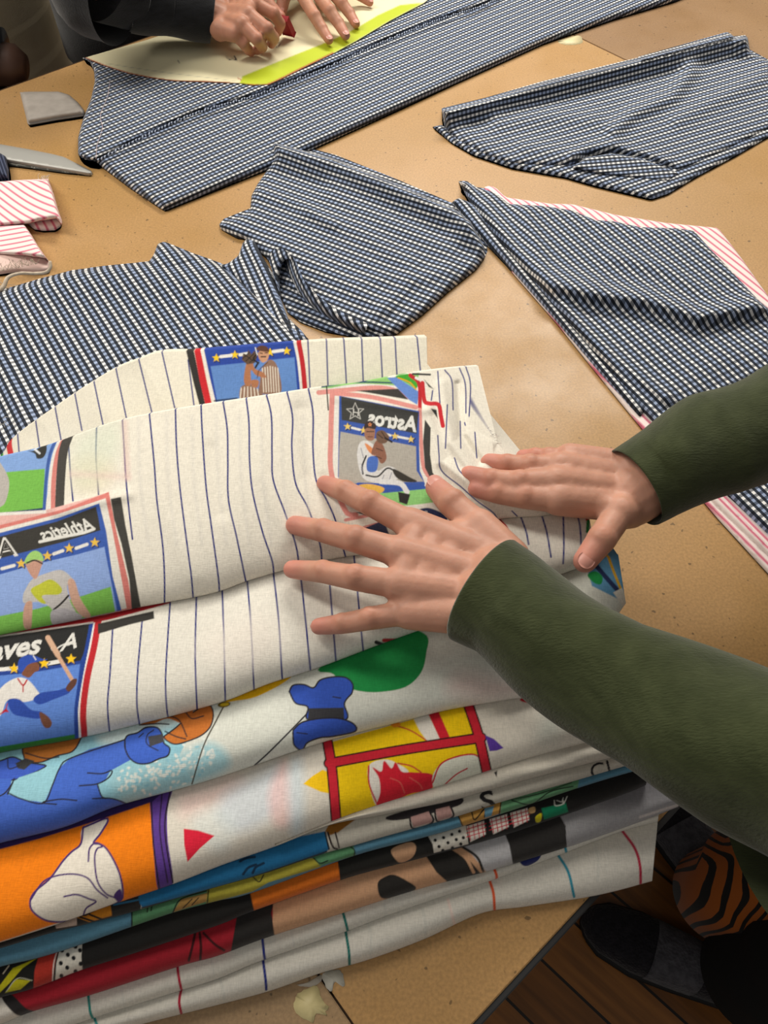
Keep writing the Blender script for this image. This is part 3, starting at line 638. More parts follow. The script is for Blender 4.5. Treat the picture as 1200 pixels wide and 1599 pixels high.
# ================================================================= paper pattern, scissors, chalk
pp = empty('paper_pattern', P(400, 80, 0).tolist()); lut(pp, 'cream paper sewing pattern with a yellow green edge band on the gingham panel', 'paper pattern')
pout = [(133, 90), (160, 82), (230, 62), (345, 24), (430, -15), (500, -60), (760, -60), (700, -25), (662, 5), (610, 32), (560, 62), (520, 84), (470, 108), (440, 123), (420, 132), (395, 133), (376, 130), (330, 128), (270, 126), (235, 121), (200, 114), (165, 103)]
pink_ = Ink()
pink_.fill([(374, 131), (379, 119), (420, 102), (470, 82), (520, 62), (560, 42), (590, 24), (625, 8), (652, 5), (662, 5), (610, 32), (560, 62), (520, 84), (470, 108), (440, 123), (420, 132), (395, 134)], 'B4C226', .8)
pink_.line([(130, 90), (165, 104), (200, 115), (235, 122), (270, 127), (330, 129), (395, 134), (420, 132), (470, 108), (520, 84)], 4.5, 'A6552E')
pink_.line([(165, 99), (250, 112), (330, 122), (375, 128)], .9, '8C8A78', alpha=.5)
pink_.line([(354, 88), (358, 93), (364, 92), (370, 94), (366, 88)], 1.3, '2A2A2A'); pink_.line([(278, 94), (280, 99)], 1, '55554c')
pink_.line([(428, 72), (434, 73), (437, 68), (432, 66)], 1.1, '2A2A2A'); pink_.line([(372, 122), (377, 125)], 1.4, 'B05030')
pm, nt_, b_ = mat('pattern_paper', .6, spec=.3); at_ = nd(nt_, 'ShaderNodeAttribute', attribute_name='print'); nt_.links.new(at_.outputs['Color'], b_.inputs['Base Color'])
sheet('paper', pout, hsum(.0185, bump_line([(240, 85), (330, 82), (420, 95)], 12, .004), bump_line([(470, 30), (560, 40)], 10, .002)), None, pm, pp, step=2.2, rim=2, round_=False, th=.0006, colors=lambda X, Y: pink_.paint(X, Y, 'E6DDB8'))
sc = empty('fabric_scissors', P(40, 245, 0).tolist()); lut(sc, 'steel scissors whose pointed blades reach in from the left edge', 'scissors')
M_STEEL = plain('brushed_steel', 'A8A7A2', .5, metal=.35); M_STEELD = plain('dark_steel', '55544F', .4, metal=.8)
sheet('upper_blade', [(-95, 190), (-40, 212), (0, 225), (40, 232), (80, 240), (100, 245), (143, 267), (145, 272), (138, 273), (80, 264), (30, 256), (0, 251), (-60, 244), (-110, 230)],
      lambda x, y: .006+.004*np.clip((150-x)/200, 0, 1)-.0000*y, None, M_STEEL, sc, rim=7, step=4, th=.002)
sheet('lower_blade', [(-95, 235), (0, 248), (60, 258), (136, 271), (140, 274), (100, 270), (40, 262), (0, 257), (-90, 250)], hsum(.0032), None, M_STEELD, sc, rim=3, step=4)
hp = [P(x, y, .008) for x, y in cr([(-85, 205), (-130, 175), (-190, 160), (-235, 180), (-230, 215), (-170, 225), (-115, 222), (-85, 215)], 40)]
tube('handle', hp, .006, plain('black_handle', '15151a', .4), sc, 8)
hp = [P(x, y, .008) for x, y in cr([(-88, 235), (-130, 240), (-180, 262), (-230, 300), (-205, 325), (-150, 300), (-110, 265), (-88, 245)], 40)]
tube('handle', hp, .006, bpy.data.materials['black_handle'], sc, 8)
ck = sheet('grey_wedge', [(31, 144), (45, 143), (92, 143), (108, 148), (122, 160), (132, 173), (131, 181), (90, 187), (46, 195), (43, 193)], hsum(.010), None, plain('grey_felted_block', 'A39B93', .6, 'B1A9A1', 60, .2), None, rim=5, step=3.5)
ck.name = 'pressing_block'; lut(ck, 'small grey quarter round block with one curved corner lying left of the gingham panel', 'block')
# ================================================================= the pile of printed cottons
pile = {}
WHT = 'DDD8CC'; W2 = 'E6E0D2'; PIN = '27307A'
L0 = [(-70, 1672), (100, 1632), (227, 1598), (330, 1572), (420, 1548), (500, 1520), (575, 1499), (662, 1467), (750, 1427), (820, 1416), (907, 1403), (960, 1392), (1019, 1376)]
L1 = [(-70, 1655), (50, 1623), (147, 1590), (283, 1547), (340, 1529), (410, 1500), (540, 1455), (600, 1432), (692, 1400), (765, 1376), (872, 1336), (972, 1298), (1028, 1283)]
L2 = [(-70, 1620), (0, 1600), (50, 1580), (142, 1554), (278, 1510), (340, 1493), (415, 1465), (537, 1426), (657, 1388), (773, 1358), (884, 1324), (983, 1290), (1060, 1260)]
L2B = [(-70, 1612), (0, 1592), (50, 1573), (142, 1547), (278, 1503), (340, 1486), (415, 1458), (537, 1419), (657, 1381), (773, 1351), (884, 1317), (983, 1283), (1030, 1268)]
L3 = [(-70, 1575), (3, 1557), (57, 1542), (127, 1515), (221, 1485), (340, 1445), (390, 1425), (530, 1375), (600, 1355), (651, 1342), (779, 1307), (884, 1272), (1000, 1235), (1055, 1222)]
L3B = [(-70, 1575), (3, 1557), (57, 1542), (127, 1515), (221, 1485), (340, 1445), (390, 1425), (530, 1375), (600, 1355), (651, 1342), (779, 1307), (884, 1272), (975, 1240), (1009, 1226)]
L4 = [(-70, 1533), (0, 1510), (60, 1496), (127, 1475), (204, 1448), (272, 1425), (340, 1407), (395, 1394), (552, 1337), (662, 1308), (727, 1289), (808, 1263), (902, 1231), (985, 1206), (1004, 1203)]
L5 = [(-70, 1500), (0, 1481), (76, 1458), (127, 1445), (204, 1425), (283, 1401), (325, 1389), (410, 1365), (500, 1335), (555, 1320), (600, 1307), (715, 1275), (779, 1254), (890, 1222), (992, 1192)]
L6 = [(-70, 1492), (0, 1472), (85, 1445), (175, 1413), (270, 1381), (350, 1350), (430, 1322), (517, 1288), (602, 1272), (700, 1252), (762, 1235), (880, 1203), (960, 1183), (985, 1176)]
L6G = [(-70, 1492), (0, 1472), (85, 1445), (175, 1413), (270, 1381), (350, 1350), (430, 1322), (517, 1287), (588, 1262), (676, 1234), (753, 1210), (850, 1180), (955, 1154)]
L7 = [(-70, 1338), (0, 1317), (100, 1292), (180, 1260), (270, 1235), (351, 1211), (480, 1167), (553, 1146), (620, 1129), (704, 1108), (795, 1093), (870, 1070), (945, 1030)]
L7H = [(-70, 1338), (0, 1317), (100, 1292), (180, 1260), (270, 1235), (351, 1211), (480, 1167), (553, 1146), (620, 1129), (704, 1108), (795, 1093), (830, 1086), (900, 1050), (978, 942)]
L8 = [(-70, 1196), (0, 1176), (123, 1153), (217, 1131), (300, 1110), (360, 1092), (420, 1068), (500, 1042), (590, 1008), (680, 975), (800, 925), (924, 880)]
L8H = [(-70, 1196), (0, 1176), (123, 1153), (217, 1131), (300, 1110), (360, 1092), (420, 1068), (500, 1042), (590, 1008), (680, 975), (800, 925), (900, 885), (966, 866)]
L9 = [(-70, 1010), (0, 992), (135, 966), (221, 948), (330, 927), (400, 903), (500, 877), (600, 860), (700, 840), (775, 812), (850, 799), (916, 796)]
L9J = [(-70, 1010), (0, 992), (135, 966), (221, 948), (330, 927), (400, 903), (500, 877), (600, 860), (700, 840), (775, 812), (850, 806), (868, 797)]
L10 = [(-70, 735), (0, 714), (60, 700), (110, 683), (150, 668), (190, 656), (240, 645), (300, 635), (420, 617), (500, 605), (560, 598), (640, 583), (700, 575), (747, 571)]
L11 = [(-70, 775), (0, 712), (20, 684), (80, 640), (130, 606), (180, 576), (215, 562), (250, 550), (300, 548), (350, 544), (450, 536), (530, 531), (600, 529), (667, 526)]
# A + B : white cotton with thin coloured lines, folded once
wl_ = empty('folded_cotton', P(500, 1450, 0).tolist()); lut(wl_, 'white cotton with thin coloured lines, folded double, at the very bottom of the pile', 'folded fabric')
iA = Ink()
for pts, c in (([(283, 1545), (280, 1565), (284, 1586)], 'A81E38'), ([(147, 1588), (152, 1602)], '2A8A8A'), ([(411, 1499), (415, 1530), (416, 1545)], '27307A'), ([(540, 1454), (545, 1485), (546, 1506)], '1F6E66'),
               ([(765, 1375), (771, 1395), (773, 1424)], 'D8552A'), ([(872, 1335), (888, 1362), (897, 1400)], '2A8AA0'), ([(972, 1297), (992, 1325), (1000, 1352), (1001, 1380)], 'B02040')): iA.line(pts, 4.2, c)
for x, y in ((575, 1440), (345, 1530), (930, 1320), (660, 1420), (110, 1610)): iA.line([(x, y), (x+5, y+25), (x+4, y+55)], 4, 'C4C4BC', 1.5, .5)
iA.line([(700, 1405), (712, 1450)], 4, 'E8C8BE', 1.5, .6); iA.line([(1031, 1290), (1034, 1318)], 5, '27408A')
strip('lower_fold', L0, L1, 0.0006, .016, iA, 'D4D0C6', wl_, bulge=.007, back=.36, wr=.0016, seed=2, fu=4)
iB = Ink()
for pts, c in (([(277, 1508), (280, 1530), (284, 1548)], 'A81E38'), ([(138, 1554), (141, 1580), (146, 1592)], '1F7E76'), ([(410, 1465), (412, 1485), (414, 1500)], '27307A'), ([(536, 1425), (540, 1440), (544, 1456)], '1F6E66'),
               ([(772, 1356), (776, 1368), (775, 1378)], 'D8552A'), ([(882, 1318), (886, 1336)], '2A8AA0')): iB.line(pts, 4.2, c)
iB.blob([(812, 1340), (828, 1332), (846, 1328), (842, 1342), (825, 1352), (815, 1350)], '22285F')
for x, y in ((190, 1545), (330, 1495), (455, 1450), (600, 1405)): iB.line([(x, y), (x+4, y+25)], 4, 'C0BFB8', 1.5, .5)
strip('upper_fold', L1, L2B, .016, .026, iB, 'D0CCC2', wl_, bulge=.004, back=.34, wr=.001, seed=3)
# C : red, black, peach, grey
iC = Ink()
iC.fill([(-90, 1500), (600, 1300), (600, 1500), (-90, 1700)], '9C1F2C')
iC.fill([(-90, 1540), (3, 1558), (12, 1570), (40, 1580), (-20, 1640), (-90, 1640)], 'D8D2C8')
iC.blob([(3, 1556), (18, 1553), (40, 1574), (55, 1580), (30, 1586), (12, 1572)], '2A2728')
for pts in ([(305, 1457), (300, 1480), (295, 1500)], [(312, 1457), (314, 1478), (313, 1498)], [(318, 1457), (335, 1474), (350, 1484)]): iC.line(pts, 4, '3A1518')
iC.fill([(372, 1420), (430, 1400), (424, 1425), (431, 1470), (360, 1490), (365, 1460)], '2B2928')
iC.fill([(427, 1395), (700, 1310), (740, 1330), (770, 1365), (431, 1475), (426, 1440)], 'C79A77')
iC.blob([(590, 1380), (600, 1370), (615, 1366), (635, 1375), (650, 1388), (620, 1400), (596, 1402)], '2A2826')
iC.fill([(665, 1336), (710, 1322), (735, 1345), (752, 1365), (700, 1378), (682, 1362)], '2A2826')
iC.fill([(715, 1318), (790, 1295), (830, 1330), (760, 1362), (738, 1335)], 'B9B8BB')
iC.line([(722, 1322), (745, 1338), (755, 1360)], 4, '2A2826'); iC.line([(708, 1325), (728, 1340), (740, 1362)], 5, 'C79A77')
iC.fill([(784, 1290), (870, 1262), (884, 1285), (886, 1325), (802, 1352), (796, 1320)], '302E2D')
iC.fill([(868, 1262), (1080, 1190), (1080, 1300), (886, 1330), (884, 1290)], '9E9DA0')
iC.blob([(940, 1225), (1050, 1190), (1075, 1240), (960, 1262)], '77767B', 14, .8); iC.line([(1000, 1276), (1062, 1256)], 4, 'C6BFBD')
strip('folded_cotton', L2, L3, .025, .040, iC, 'B0B0B0', None, bulge=.006, back=.33, seed=4, right=[(1060, 1260), (1063, 1245), (1055, 1222)])
pile['C'] = bpy.data.objects['folded_cotton.001']; lut(pile['C'], 'cotton printed red, peach, black and grey, directly on the white lined cotton', 'folded fabric')
# D : black, dots, orange, plaid
iD = Ink()
iD.fill([(-90, 1480), (80, 1470), (52, 1545), (-90, 1600)], '1C1C1A')
for q in ([(-5, 1545), (20, 1512), (58, 1496), (35, 1512), (15, 1535), (-2, 1552)], [(8, 1550), (20, 1535), (26, 1529), (48, 1531), (32, 1545)]): iD.fill(q, 'BDB61C')
iD.line([(10, 1548), (27, 1528), (50, 1531)], 1.2, 'C8C8B0'); iD.line([(5, 1520), (14, 1508)], 2, 'C8B9A0')
iD.fill([(60, 1494), (94, 1482), (86, 1505), (82, 1535), (52, 1545), (54, 1515)], 'B03428'); iD.line([(90, 1482), (84, 1505), (82, 1534)], 1.8, 'D8D0C8'); iD.line([(93, 1482), (87, 1505), (85, 1533)], 2.4, '1C1C1A')
iD.fill([(94, 1480), (129, 1468), (127, 1495), (129, 1516), (86, 1534), (88, 1505)], 'D9D4C8')
for k, (x, y) in enumerate(((106, 1491), (97, 1484), (118, 1478), (115, 1496), (95, 1504), (105, 1511), (118, 1517), (96, 1524), (125, 1484), (126, 1505), (107, 1528))): iD.ell(x, y, 3.2, 3.6, 0, '17171A')
iD.fill([(390, 1390), (528, 1345), (532, 1378), (397, 1422)], 'D56E20')
iD.fill([(528, 1346), (620, 1318), (650, 1310), (675, 1340), (660, 1344), (535, 1378)], '242321')
iD.blob([(612, 1326), (640, 1315), (650, 1322), (645, 1338), (628, 1347), (618, 1342)], 'C79A77')
iD.fill([(668, 1304), (728, 1288), (732, 1318), (678, 1332), (676, 1318)], 'D9D4C8')
for x, y in ((680, 1312), (693, 1308), (706, 1303), (718, 1298), (686, 1322), (700, 1316), (713, 1311), (724, 1308), (692, 1328), (720, 1318), (707, 1324)): iD.ell(x, y, 2.6, 2.6, 0, '17171A')
for x0 in (729, 765, 797):
    iD.fill([(x0, 1290-(x0-729)*.3), (x0+27, 1282-(x0-729)*.3), (x0+30, 1303-(x0-729)*.33), (x0+6, 1315-(x0-729)*.33)], 'E6DDD4')
    for k in range(4): iD.line([(x0+3+k*7, 1290-k*2-(x0-729)*.3), (x0+6+k*7, 1312-k*2-(x0-729)*.33)], 1.4, 'C02438', smooth=False)
    for k in range(3): iD.line([(x0, 1295+k*6-(x0-729)*.3), (x0+30, 1286+k*6-(x0-729)*.3)], 1.4, 'C02438', smooth=False)
iD.blob([(826, 1263), (835, 1260), (836, 1268), (828, 1270)], 'C9A06C'); iD.blob([(837, 1275), (846, 1270), (845, 1282), (838, 1284)], 'C9BE1C')
iD.fill([(846, 1262), (884, 1254), (888, 1268), (850, 1280)], '157A56'); iD.line([(866, 1250), (868, 1258), (880, 1255), (886, 1244)], 1.6, 'C8C8C0'); iD.line([(870, 1250), (878, 1252), (880, 1246)], 1.3, 'C8C8C0')
iD.ell(880, 1252, 4, 1.5, 70, 'C8C8C0')
strip('folded_cotton', L3B, L4, .041, .053, iD, '201F1E', None, bulge=.005, back=.31, seed=5, right=[(1009, 1226), (1012, 1212), (1004, 1203)])
pile['D'] = bpy.data.objects['folded_cotton.002']; lut(pile['D'], 'mostly black cotton printed with orange, polka dots and red check patches', 'folded fabric')
# E : steel blue, green, mustard
iE = Ink()
iE.fill([(204, 1400), (345, 1370), (345, 1420), (205, 1452), (207, 1440)], '568A62'); iE.line([(206, 1420), (206, 1448)], 2.2, '1C1C1A')
iE.fill([(270, 1425), (283, 1404), (300, 1400), (325, 1394), (322, 1408), (300, 1415)], 'A68046'); iE.line([(270, 1425), (283, 1404), (326, 1390)], 2, '1C1C1A'); iE.line([(286, 1418), (300, 1404)], 1.6, '1C1C1A'); iE.line([(300, 1413), (310, 1402)], 1.6, '1C1C1A')
iE.fill([(325, 1380), (395, 1362), (480, 1340), (512, 1340), (500, 1354), (420, 1378), (395, 1392), (322, 1412)], 'A39A38'); iE.line([(326, 1388), (324, 1410)], 2, '1C1C1A')
iE.fill([(485, 1335), (552, 1318), (556, 1336), (500, 1352)], '568A62'); iE.line([(490, 1340), (500, 1348), (512, 1344)], 1.8, '1C1C1A'); iE.line([(545, 1320), (554, 1328), (553, 1338)], 1.8, '1C1C1A')
iE.line([(395, 1369), (405, 1377), (412, 1366)], 1.8, '1C1C1A'); iE.line([(231, 1413), (230, 1424)], 2, '1C1C1A'); iE.line([(238, 1411), (236, 1422)], 2, '1C1C1A')
iE.fill([(716, 1272), (750, 1262), (784, 1250), (782, 1270), (722, 1292)], 'B98B45'); iE.line([(716, 1274), (724, 1292)], 1.8, '1C1C1A'); iE.line([(737, 1268), (742, 1280), (758, 1262), (757, 1276)], 2, '1C1C1A')
iE.fill([(757, 1262), (772, 1258), (768, 1274), (758, 1277)], '6090A8'); iE.line([(783, 1252), (780, 1272)], 1.8, '1C1C1A')
iE.fill([(784, 1250), (905, 1216), (902, 1234), (782, 1272)], '5E8F68'); iE.line([(800, 1250), (830, 1256), (860, 1236), (895, 1228)], 2, '2A3A2C'); iE.line([(780, 1252), (840, 1240), (893, 1222)], 1.4, '2A3A2C')
strip('folded_cotton', L4, L5, .054, .063, iE, '53829A', None, bulge=.004, back=.30, seed=6)
pile['E'] = bpy.data.objects['folded_cotton.003']; lut(pile['E'], 'thin steel blue, green and mustard printed cotton, just above the mostly black one', 'folded fabric')
# F : bright blue at left, cream with dark lettering at right
iF = Ink()
iF.fill([(-90, 1440), (220, 1395), (220, 1440), (-90, 1520)], '2A2826'); iF.fill([(85, 1440), (120, 1432), (120, 1445), (88, 1450)], 'B09A8C')
iF.fill([(118, 1432), (135, 1430), (172, 1408), (175, 1430), (140, 1440)], 'B8751E'); iF.line([(125, 1432), (150, 1440)], 3, '1C1C1A'); iF.line([(140, 1428), (160, 1436)], 3, '1C1C1A')
for k in range(7): iF.line([(178+k*5, 1413-k), (190+k*5, 1410-k)], 2.5, '2F6C92')
iF.fill([(216, 1400), (250, 1382), (350, 1340), (440, 1312), (508, 1298), (515, 1325), (500, 1340), (325, 1392), (222, 1417), (218, 1410)], '216A9A')
for pts in ([(375, 1345), (385, 1340), (398, 1338)], [(380, 1365), (388, 1355), (400, 1350)], [(395, 1363), (400, 1354), (412, 1348)]): iF.line(pts, 4, '14304A')
iF.line([(222, 1418), (325, 1390), (400, 1368), (510, 1330)], 2.4, '1C1C1A')
iF.fill([(508, 1298), (517, 1282), (560, 1276), (528, 1300), (516, 1304)], '8A5A1C'); iF.line([(512, 1300), (520, 1322), (527, 1326)], 3, '2A2020'); iF.line([(524, 1300), (530, 1324)], 2.4, '2A2020'); iF.line([(508, 1300), (514, 1326)], 2.4, '1C1C1A')
iF.blob([(603, 1276), (640, 1264), (690, 1254), (722, 1246), (720, 1256), (690, 1266), (640, 1278), (612, 1281)], '2A2628')
iF.fill([(641, 1276), (672, 1266), (676, 1284), (646, 1292)], 'B08A84'); iF.line([(640, 1276), (646, 1294), (676, 1284), (671, 1266)], 3, '2A2628'); iF.fill([(680, 1264), (704, 1258), (707, 1275), (684, 1282)], 'B08A84'); iF.line([(679, 1264), (684, 1283), (708, 1275), (703, 1257)], 3, '2A2628')
iF.line([(650, 1294), (700, 1290), (722, 1276)], 2, '2A2628')
iF.text('S', 762, 1251, 33, -12, '222022', bold=.02, wide=1.2); iF.text('CI', 938, 1203, 26, -14, '222022')
strip('folded_cotton', L5, L6, [.0635, .0635, .0635, .063, .0625, .062], .071, iF, 'B9B4A8', None, bulge=.003, back=.29, seed=7)
pile['F'] = bpy.data.objects['folded_cotton.004']; lut(pile['F'], 'bright blue and cream cotton showing dark hat shapes and a curly letter', 'folded fabric')
# G : orange, purple, cream with a yellow window, two folds at right
cg = empty('folded_cotton', P(400, 1300, 0).tolist()); lut(cg, 'cream cotton with orange patch, purple bar and a red framed yellow panel', 'folded fabric')
iG2 = Ink(); iG2.fill([(772, 1206), (777, 1203), (776, 1214)], '222022')
strip('lower_fold', L6[6:], [(x, y-2) for x, y in L6G[6:]], .071, .079, iG2, 'BCB6AA', cg, bulge=.004, back=.2, seed=8, wr=.0012)
iG = Ink()
iG.fill([(-90, 1300), (258, 1230), (238, 1262), (240, 1320), (248, 1390), (-90, 1500)], 'EE7F0E')
iG.blob([(235, 1240), (250, 1226), (270, 1228), (262, 1262), (262, 1310), (270, 1380), (248, 1392), (240, 1330), (236, 1280)], '5A3A8C'); iG.line([(236, 1250), (240, 1320), (249, 1390)], 2.6, '2A1A30'); iG.line([(253, 1240), (250, 1300), (262, 1378)], 2, '2A1A30'); iG.line([(266, 1236), (258, 1280), (260, 1320), (270, 1378)], 2.6, '2A1A30')
iG.fill([(-90, 1330), (0, 1312), (100, 1288), (180, 1258), (260, 1232), (238, 1252), (150, 1282), (60, 1310), (0, 1326), (-90, 1345)], '2E1F55')
white = [(130, 1292), (168, 1278), (158, 1300), (146, 1316), (156, 1318), (166, 1325), (178, 1344), (188, 1368), (192, 1395), (186, 1408), (150, 1424), (110, 1438), (75, 1438), (52, 1424), (47, 1408), (55, 1392), (78, 1372), (98, 1345), (112, 1330), (126, 1318)]
iG.blob(white, 'E6DED0'); iG.line(white+[white[0]], 3, '4A2F70')
iG.line([(48, 1405), (70, 1375), (105, 1365), (135, 1370), (152, 1390), (168, 1402)], 2.6, '4A2F70'); iG.line([(100, 1400), (120, 1397), (140, 1404), (150, 1408), (135, 1418), (130, 1430)], 2.6, '4A2F70')
iG.line([(138, 1345), (140, 1325), (150, 1316), (160, 1322), (152, 1325), (148, 1340), (152, 1375), (165, 1395), (180, 1402)], 2.6, '4A2F70'); iG.blob([(178, 1398), (188, 1388), (191, 1402), (184, 1408)], '4A2F70')
iG.blob([(280, 1240), (330, 1225), (360, 1215), (380, 1225), (330, 1262), (285, 1275)], 'E8BFBA', 14, .5); iG.blob([(350, 1240), (400, 1210), (440, 1195), (440, 1260), (380, 1300), (340, 1280)], 'BECBD8', 12, .6)
iG.blob([(420, 1240), (440, 1190), (452, 1200), (458, 1280), (430, 1290)], 'E6B8B4', 8, .6); iG.blob([(450, 1200), (472, 1190), (474, 1290), (455, 1300)], 'C4D2DA', 9, .7); iG.blob([(300, 1280), (340, 1260), (370, 1290), (350, 1330), (320, 1320)], 'D4DCDA', 10, .5)
iG.fill([(287, 1294), (310, 1297), (335, 1305), (312, 1325), (293, 1346), (288, 1320)], 'D6203A')
iG.fill([(474, 1224), (488, 1212), (504, 1202), (512, 1205), (518, 1240), (500, 1236)], 'F0C214')
iG.fill([(512, 1160), (735, 1098), (765, 1205), (524, 1290)], 'EDC60C')
iG.fill([(645, 1120), (668, 1112), (690, 1158), (672, 1164), (655, 1140)], 'E4DED4'); iG.line([(615, 1132), (640, 1140), (660, 1152), (675, 1163)], 2, 'C02030'); iG.fill([(668, 1112), (684, 1108), (705, 1156), (690, 1160)], 'CC1F30'); iG.blob([(610, 1130), (620, 1126), (626, 1132), (616, 1136)], 'E58A20')
iG.blob([(576, 1196), (578, 1230), (592, 1262), (620, 1250), (640, 1210), (620, 1192), (600, 1186)], 'E6E0D6'); iG.line([(576, 1196), (577, 1225), (592, 1262)], 2.4, 'C02030')
iG.blob([(588, 1262), (594, 1238), (592, 1215), (582, 1198), (596, 1205), (600, 1188), (612, 1200), (618, 1190), (628, 1205), (645, 1206), (676, 1210), (674, 1232), (640, 1240), (612, 1254)], 'CF2032')
iG.line([(610, 1215), (625, 1222), (632, 1238)], 1.3, 'E06A60'); iG.line([(640, 1214), (655, 1224), (660, 1232)], 1.3, 'E06A60'); iG.line([(622, 1192), (642, 1196), (658, 1206)], 2.2, 'C02030')
iG.blob([(676, 1212), (690, 1192), (712, 1182), (740, 1178), (754, 1186), (752, 1210), (700, 1228), (680, 1234)], 'DCDCCC'); iG.line([(676, 1222), (688, 1194), (712, 1182), (740, 1178), (754, 1188)], 2.4, 'C02030'); iG.line([(690, 1230), (712, 1210), (730, 1200)], 2, 'C02030'); iG.line([(700, 1226), (720, 1224), (728, 1216)], 2, 'C02030')
for pts in ([(512, 1160), (519, 1205), (526, 1290)], [(514, 1192), (600, 1176), (660, 1166), (752, 1152)], [(731, 1098), (748, 1150), (762, 1212)]):
    iG.line(pts, 17, '2A1414'); 
for pts in ([(512, 1160), (519, 1205), (526, 1290)], [(514, 1192), (600, 1176), (660, 1166), (752, 1152)], [(731, 1098), (748, 1150), (762, 1212)]):
    iG.line(pts, 12.5, 'C72434')
iG.fill([(758, 1148), (772, 1154), (787, 1168), (776, 1172), (765, 1173)], '5A3A9C'); iG.blob([(812, 1093), (830, 1086), (850, 1092), (830, 1098)], 'C02030')
iG.blob([(860, 1090), (890, 1110), (870, 1150), (840, 1150)], 'B9C2B8', 14, .5)
strip('upper_fold', L6G, L7, .072, .090, iG, 'D8D1C4', cg, bulge=.008, back=.25, wr=.0015, seed=9, fu=4)
# H : blue sleeves and hat on pale ground
iH = Ink()
iH.fill([(-90, 1180), (120, 1150), (340, 1090), (300, 1140), (280, 1180), (300, 1220), (210, 1252), (-90, 1330)], '8FC3D2')
iH.blob([(150, 1150), (200, 1130), (300, 1100), (340, 1110), (250, 1140), (180, 1165)], 'CDDCDA', 8, .9)
iH.blob([(170, 1215), (220, 1190), (270, 1180), (330, 1160), (360, 1190), (330, 1215), (260, 1240), (200, 1250)], '9FCBD4', 8, .9)
q = random.Random(4)
for k in range(170):
    x = 185+q.random()*150; y = 1225-(x-185)*.3+q.gauss(0, 13); iH.ell(x, y, 2+q.random()*2, 1.5+q.random(), q.random()*180, 'DCE2DC' if q.random() < .75 else '8FC3D2', 1)
OUT = '2C2A30'
iH.oblob([(38, 1185), (38, 1165), (80, 1152), (124, 1146), (123, 1160), (112, 1174), (90, 1180), (65, 1190), (48, 1190)], 'B06A2C', OUT, 2.2); iH.line([(40, 1176), (70, 1184), (92, 1182)], 2, OUT)
iH.oblob([(-20, 1190), (0, 1188), (20, 1182), (40, 1190), (60, 1193), (72, 1196), (55, 1206), (40, 1212), (20, 1218), (-20, 1218)], '3D5CBE', OUT, 2.4); iH.fill([(24, 1192), (40, 1184), (54, 1188), (38, 1202), (28, 1200)], '3A3A3C'); iH.line([(12, 1186), (14, 1200), (30, 1196)], 1.8, OUT)
body = [(-80, 1330), (-80, 1215), (18, 1216), (16, 1232), (40, 1250), (70, 1252), (82, 1225), (92, 1200), (108, 1185), (140, 1170), (195, 1155), (205, 1186), (172, 1204), (165, 1218), (152, 1224), (160, 1245), (190, 1250), (205, 1258), (160, 1280), (60, 1320)]
iH.fill(body, '4468C6'); iH.fill([(12, 1240), (18, 1224), (30, 1214), (60, 1204), (72, 1198), (92, 1196), (80, 1228), (66, 1253), (30, 1246)], '93C6D3')
for pts in ([(12, 1240), (18, 1226), (22, 1216)], [(12, 1238), (35, 1248), (68, 1254), (82, 1226), (93, 1200), (110, 1184), (195, 1155)], [(68, 1252), (95, 1248), (120, 1250)], [(66, 1254), (88, 1256)], [(137, 1207), (160, 1208), (175, 1203), (170, 1214), (152, 1224), (124, 1227)], [(152, 1224), (158, 1242), (165, 1247)], [(145, 1247), (175, 1247), (200, 1256)], [(-5, 1245), (8, 1238), (20, 1222)]): iH.line(pts, 2.2, OUT)
iH.oblob([(195, 1155), (200, 1148), (215, 1144), (228, 1136), (245, 1136), (253, 1146), (256, 1160), (265, 1168), (262, 1180), (248, 1185), (232, 1192), (215, 1192), (203, 1184), (196, 1170)], '3F63C4', OUT, 2.4)
iH.fill([(231, 1150), (254, 1146), (257, 1158), (234, 1166)], '444448'); iH.line([(240, 1140), (230, 1148), (230, 1162), (247, 1172)], 1.8, OUT); iH.line([(217, 1151), (224, 1145)], 1.8, OUT)
iH.oblob([(256, 1150), (275, 1136), (290, 1122), (305, 1110), (325, 1100), (333, 1112), (330, 1132), (318, 1146), (300, 1155), (275, 1162), (260, 1156)], 'BF6E2E', OUT, 2.2); iH.blob([(218, 1132), (250, 1118), (300, 1104), (290, 1130), (262, 1122), (240, 1130)], 'BF6E2E')
for pts in ([(218, 1132), (245, 1130), (264, 1131)], [(262, 1117), (280, 1125), (292, 1150)], [(290, 1112), (300, 1122), (318, 1118)], [(258, 1142), (275, 1150), (290, 1154)]): iH.line(pts, 2, OUT)
iH.line([(352, 1098), (338, 1125), (318, 1165), (300, 1224)], 2.2, '4A4438'); iH.ell(350, 1100, 10, 4.5, -8, '6E5A1E'); iH.ell(351, 1100, 7, 2.5, -8, 'D8B828')
iH.blob([(352, 1095), (400, 1072), (455, 1054), (440, 1068), (400, 1088), (370, 1094)], 'E6B412'); iH.line([(484, 1110), (450, 1145), (420, 1175), (398, 1195)], 2.4, OUT)
iH.blob([(500, 1042), (520, 1052), (540, 1072), (568, 1080), (600, 1080), (635, 1072), (658, 1050), (666, 1020), (664, 990), (600, 980)], '1F8C46')
iH.oblob([(452, 1080), (458, 1070), (475, 1069), (490, 1074), (500, 1062), (520, 1057), (540, 1058), (551, 1068), (550, 1082), (543, 1090), (538, 1100), (540, 1124), (482, 1124), (481, 1104), (462, 1098)], '3556B8', OUT, 2.4)
iH.fill([(482, 1106), (537, 1105), (538, 1124), (481, 1126)], '38383C')
